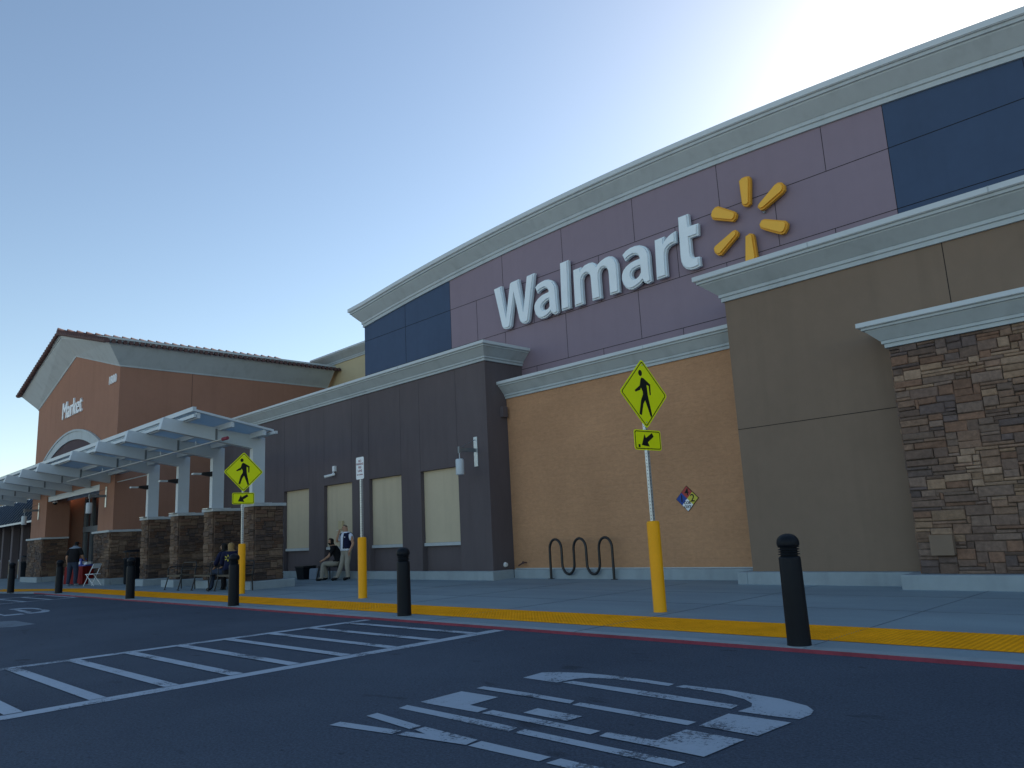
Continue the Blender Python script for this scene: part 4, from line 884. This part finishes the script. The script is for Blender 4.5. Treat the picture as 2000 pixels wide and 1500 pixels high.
# ---------------------------------------------------------------- people
def person(name,label,loc,rz,J,E,clothes,base='skin',hands=(),extra=None,sub=3):
    """J: joint -> (x,y,z,rx[,ry]); E: edges; clothes: list of (child name, material, predicate(centre), offset)"""
    root=thing('person',label,'person',loc,rz)
    names=list(J); idx={n:i for i,n in enumerate(names)}
    verts=[Vector(J[n][:3]) for n in names]; rad=[J[n][3:] if len(J[n])>4 else (J[n][3],J[n][3]) for n in names]; edges=[(idx[a],idx[b]) for a,b in E]
    for hn,pd,fd,side in hands:     # wrist joint, palm direction vector (forearm->fingers), finger spread dir, thumb sign
        w_=idx[hn]; p=verts[w_]; pd=Vector(pd).normalized(); fd=Vector(fd).normalized(); nrm=pd.cross(fd).normalized()*side
        pc=len(verts); verts.append(p+pd*.05); rad.append((.030,.018)); edges.append((w_,pc))
        for k,(o,l) in enumerate(((-.027,.062),(-.009,.072),(.009,.067),(.027,.052))):
            a=len(verts); verts+= [p+pd*.088+fd*o, p+pd*(.088+l*.5)+fd*o*1.05+nrm*.010, p+pd*(.088+l*.85)+fd*o+nrm*.032]; rad+=[(.0098,)*2,(.0086,)*2,(.007,)*2]
            edges+=[(pc,a),(a,a+1),(a+1,a+2)]
        a=len(verts); verts+= [p+pd*.045-fd*.035+nrm*.008, p+pd*.085-fd*.052+nrm*.02]; rad+=[(.011,)*2,(.009,)*2]; edges+=[(pc,a),(a,a+1)]
    nb=len(names); EE=[(verts[a],verts[b],(rad[a][0]+rad[b][0])/2,(max(a,b)>=nb)) for a,b in edges]
    def is_hand(c):
        best=9;h=False
        for a,b,r_,hd in EE:
            ab=b-a; t=max(0,min(1,(c-a).dot(ab)/max(1e-9,ab.length_squared))); dd=(c-(a+ab*t)).length-r_
            if dd<best: best=dd;h=hd
        return h
    me=bpy.data.meshes.new('body'); me.from_pydata(verts,edges,[]); ob=bpy.data.objects.new('body',me); link(ob)
    sk=ob.modifiers.new('s','SKIN'); sk.use_smooth_shade=True; lay=me.skin_vertices[0].data
    for i,r_ in enumerate(rad): lay[i].radius=(r_[0],r_[-1]); lay[i].use_root=(i==0)
    ss=ob.modifiers.new('u','SUBSURF'); ss.levels=sub; ss.render_levels=sub
    dg=bpy.context.evaluated_depsgraph_get(); m2=bpy.data.meshes.new_from_object(ob.evaluated_get(dg)); bpy.data.objects.remove(ob)
    m2.name='body'; m2.materials.clear(); m2.materials.append(M[base])
    body=bpy.data.objects.new('body',m2); link(body); body.parent=root
    for p in m2.polygons: p.use_smooth=True
    for cn,mm,pred,off in clothes:
        bm=bmesh.new(); bm.from_mesh(m2); bm.normal_update(); hz=cn in('trousers','shirt','vest')
        bmesh.ops.delete(bm,geom=[f for f in bm.faces if not pred(f.calc_center_median(),f.normal) or (hz and is_hand(f.calc_center_median()))],context='FACES')
        seen=set(); comps=[]
        for f0 in bm.faces:
            if f0 in seen: continue
            st=[f0]; seen.add(f0); cc=[]
            while st:
                f=st.pop(); cc.append(f)
                for e in f.edges:
                    for g_ in e.link_faces:
                        if g_ not in seen: seen.add(g_); st.append(g_)
            comps.append(cc)
        tot=len(bm.faces); kill=[f for cc in comps if len(cc)<tot*.12 for f in cc]
        if kill: bmesh.ops.delete(bm,geom=kill,context='FACES')
        if not bm.faces: bm.free(); print('EMPTY clothing',label,cn); continue
        nn={v:v.normal.copy() for v in bm.verts}
        for v in bm.verts: v.co+=nn[v]*off
        c=bpy.data.meshes.new(cn); bm.to_mesh(c); bm.free(); c.materials.clear(); c.materials.append(M[mm]); o=bpy.data.objects.new(cn,c); link(o); o.parent=body if cn in('hair','beard','cap') else root
        if cn in('hair','beard','cap'): o.parent=root
        so=o.modifiers.new('t','SOLIDIFY'); so.thickness=.006; so.offset=-1
    if extra: extra(root)
    return root
ED=[('pelvis','waist'),('waist','chest'),('chest','collar'),('collar','neck'),('neck','jaw'),('jaw','brow'),('brow','crown'),('jaw','nose'),
    ('collar','shR'),('shR','elR'),('elR','wrR'),('collar','shL'),('shL','elL'),('elL','wrL'),
    ('pelvis','hipR'),('hipR','knR'),('knR','anR'),('anR','toR'),('pelvis','hipL'),('hipL','knL'),('knL','anL'),('anL','toL')]
def eyes(hx,hy,hz,fx,fy):
    def f(root):
        b=MB(); px,py=-fy,fx
        for s_ in(-1,1):
            c=Vector((hx+fx*.088+px*.032*s_,hy+fy*.088+py*.032*s_,hz)); b.cyl(c-Vector((fx,fy,0))*.012,c+Vector((fx,fy,0))*.004,.010,.006,n=8)
        b.build('eyes',M['signblack'],root,world=False)
    return f
# standing man smoking, facing -Y, his right side is -X
J={'pelvis':(0,0,.93,.175,.13),'waist':(0,-.02,1.08,.18,.15),'chest':(0,-.01,1.28,.185,.135),'collar':(0,.0,1.43,.10,.075),'neck':(-.01,-.01,1.51,.055),'jaw':(-.03,-.03,1.585,.068,.075),'brow':(-.03,-.02,1.665,.078,.092),'crown':(-.03,-.01,1.725,.055,.065),'nose':(-.075,-.105,1.615,.014),
 'shR':(-.19,0,1.41,.062),'elR':(-.31,-.14,1.20,.047),'wrR':(-.13,-.20,1.475,.030),'shL':(.20,0,1.41,.066),'elL':(.30,.03,1.13,.047),'wrL':(.27,-.10,.90,.030),
 'hipR':(-.10,0,.86,.095),'knR':(-.17,-.05,.48,.068),'anR':(-.34,-.10,.09,.048),'toR':(-.42,-.26,.04,.038),'hipL':(.10,0,.86,.095),'knL':(.10,-.06,.48,.068),'anL':(.08,.0,.09,.048),'toL':(.06,-.18,.04,.038)}
def leg_m(c): return c.z<.97 and abs(c.x)<.45 and not (c.x>.19 and c.z>.6) and c.z>.09
def torso(c): return .9<c.z<1.49
def vest_f(c): return torso(c) and abs(c.x)<.205 and not(abs(c.x+.045)<.075 and c.y<-.04)
CL=[('trousers','khaki',lambda c,n:leg_m(c) and c.z<1.0,.014),
    ('shirt','shirt',lambda c,n: .93<c.z<1.50 and ((abs(c.x)<.205) or (c.z>1.24 and c.x>-.25 and c.x<.27)) and not(c.x<-.1 and c.y<-.12),.018),
    ('vest','vest',lambda c,n: vest_f(c) and c.z>.99 and c.z<1.46 and not(c.x<-.1 and c.y<-.13),.032),
    ('shoes','shoe',lambda c,n:c.z<.10,.012),('hair','greyhair',lambda c,n:c.z>1.67 and (c.z>1.70 or c.y>-.06),.004)]
def cig(root):
    eyes(-.03,-.02,1.655,-.35,-.93)(root)
    b=MB(); b.cyl((-.07,-.25,1.575),(-.11,-.32,1.565),.006,n=6); b.build('cigarette',M['signwhite'],root,world=False)
    b=MB(); b.box(.07,.13,-.158,-.150,1.335,1.36); b.build('name_badge',M['signwhite'],root,world=False)
person('p','standing man in white shirt and navy vest smoking by the brown wall',(-21.72,13.72,WZ),R(8),J,ED,CL,hands=(('wrR',(.35,-.05,.93),(.3,-.9,0),1),('wrL',(-.05,-.25,-.95),(0,1,-.2),1)),extra=cig)
# seated bearded man, facing -Y
J={'pelvis':(0,.05,.58,.155,.125),'waist':(0,.03,.74,.155,.13),'chest':(0,-.06,.93,.17,.125),'collar':(0,-.15,1.07,.10,.075),'neck':(0,-.19,1.14,.055),'jaw':(0,-.23,1.20,.068,.075),'brow':(0,-.22,1.28,.08,.092),'crown':(0,-.20,1.345,.058,.068),'nose':(0,-.33,1.235,.014),
 'shR':(-.19,-.13,1.04,.064),'elR':(-.24,-.28,.79,.046),'wrR':(-.14,-.47,.67,.030),'shL':(.19,-.13,1.04,.064),'elL':(.24,-.26,.79,.046),'wrL':(.12,-.45,.67,.030),
 'hipR':(-.11,-.04,.54,.095),'knR':(-.18,-.46,.55,.070),'anR':(-.17,-.36,.09,.048),'toR':(-.18,-.53,.04,.038),'hipL':(.11,-.04,.54,.095),'knL':(.18,-.46,.55,.070),'anL':(.20,-.50,.09,.048),'toL':(.21,-.67,.04,.038)}
CL=[('trousers','khaki',lambda c,n:(c.z<.66 and c.z>.09 and not(c.z>.60 and c.y<-.5)) ,.014),
    ('shirt','tee',lambda c,n:c.z>.60 and c.z<1.10 and (c.y>-.23 or (c.z>.9 and c.y>-.3)) and not(c.z<.66 and c.y<-.15),.02),
    ('shoes','shoe',lambda c,n:c.z<.10,.012),
    ('hair','hair',lambda c,n:(c.z>1.14 and c.y>-.225) or c.z>1.31,.016),('beard','hair',lambda c,n:1.12<c.z<1.205 and c.y<-.235,.010)]
person('p','bearded man in black shirt and khaki trousers seated by the brown wall',(-22.55,13.92,WZ-.02),R(-36),J,ED,CL,hands=(('wrR',(.35,-.8,-.45),(.8,.3,0),1),('wrL',(-.35,-.8,-.45),(-.8,.3,0),1)),extra=eyes(0,-.22,1.27,0,-1))
# two people on the bench behind the bollard
JS={k:v for k,v in J.items()}
CLB=[('trousers','tee',lambda c,n:(c.z<.66 and c.z>.09),.014),('vest','vest',lambda c,n:c.z>.60 and c.z<1.10 and c.y>-.3 and not(c.z<.66 and c.y<-.15),.03),
     ('shoes','shoe',lambda c,n:c.z<.10,.012),('hair','blond',lambda c,n:(c.z>1.06 and c.y>-.225) or c.z>1.31,.022)]
def spark(root):
    b=MB()
    for k in range(6):
        a=R(60*k+30); ca,sa=math.cos(a),math.sin(a)
        poly_prism(b,[(ca*.03-sa*.010,sa*.03+ca*.010),(ca*.09-sa*.016,sa*.09+ca*.016),(ca*.09+sa*.016,sa*.09-ca*.016),(ca*.03+sa*.010,sa*.03-ca*.010)],None,lambda u,v,d:(u+.085,d,v+.93),.11,.165)
    recalc(b.build('back_emblem',M['yel2'],root,world=False)); eyes(0,-.22,1.27,0,-1)(root)
person('p','blond person in navy vest seated behind the bollard by the far crossing sign',(-21.95,10.02,WZ-.02),R(-114),J,ED,CLB,extra=spark,hands=(('wrR',(.35,-.8,-.45),(.8,.3,0),1),('wrL',(-.35,-.8,-.45),(-.8,.3,0),1)))
CLC=[('trousers','jeans',lambda c,n:(c.z<.66 and c.z>.09),.014),('shirt','vest',lambda c,n:c.z>.60 and c.z<1.10 and c.y>-.3 and not(c.z<.66 and c.y<-.15),.02),('shoes','shoe',lambda c,n:c.z<.10,.012),('hair','hair',lambda c,n:(c.z>1.10 and c.y>-.225) or c.z>1.31,.02)]
person('p','dark-haired person in navy top seated beside the blond person',(-22.32,10.12,WZ-.02),R(-75),J,ED,CLC,extra=eyes(0,-.22,1.27,0,-1),hands=(('wrR',(.35,-.8,-.45),(.8,.3,0),1),('wrL',(-.35,-.8,-.45),(-.8,.3,0),1)))
# man in dark clothes by the table, seen from behind, leaning over it
J={'pelvis':(0,0,.93,.18,.14),'waist':(0,-.03,1.08,.195,.16),'chest':(0,-.07,1.28,.205,.15),'collar':(0,-.12,1.44,.11,.08),'neck':(0,-.15,1.52,.055),'jaw':(0,-.20,1.58,.068,.075),'brow':(0,-.21,1.66,.08,.092),'crown':(0,-.20,1.72,.058,.068),'nose':(0,-.31,1.61,.014),
 'shR':(-.20,-.10,1.42,.066),'elR':(-.30,-.12,1.14,.046),'wrR':(-.27,-.33,.99,.030),'shL':(.20,-.10,1.42,.066),'elL':(.30,-.06,1.13,.046),'wrL':(.31,-.16,.88,.030),
 'hipR':(-.11,0,.86,.10),'knR':(-.13,-.02,.48,.072),'anR':(-.14,.03,.09,.048),'toR':(-.17,-.14,.04,.038),'hipL':(.11,0,.86,.10),'knL':(.13,-.02,.48,.072),'anL':(.15,.02,.09,.048),'toL':(.19,-.14,.04,.038)}
CL=[('trousers','jeans',lambda c,n:c.z<.98 and c.z>.09 and abs(c.x)<.25,.018),('shirt','tee',lambda c,n:.93<c.z<1.50 and (abs(c.x)<.22 or c.z>1.2),.024),('collar','greyblock',lambda c,n:1.455<c.z<1.56,.03),('shoes','sneaker',lambda c,n:c.z<.10,.012),('cap','tee',lambda c,n:c.z>1.645,.012),('hair','hair',lambda c,n:1.56<c.z<=1.65 and c.y>-.2,.006)]
def brim(root):
    b=MB(); b.hexa([(-.07,-.28,1.665),(.07,-.28,1.665),(.06,-.38,1.655),(-.06,-.38,1.655),(-.07,-.28,1.68),(.07,-.28,1.68),(.06,-.38,1.668),(-.06,-.38,1.668)]); b.build('cap_brim',M['tee'],root,world=False); eyes(0,-.21,1.64,0,-1)(root)
person('p','man in dark cap, black shirt and jeans seen from behind at the red table',(-34.75,9.35,WZ),R(-135),J,ED,CL,hands=(('wrR',(.1,-.8,-.3),(.9,0,0),1),('wrL',(0,-.2,-.95),(0,1,0),1)),extra=brim)
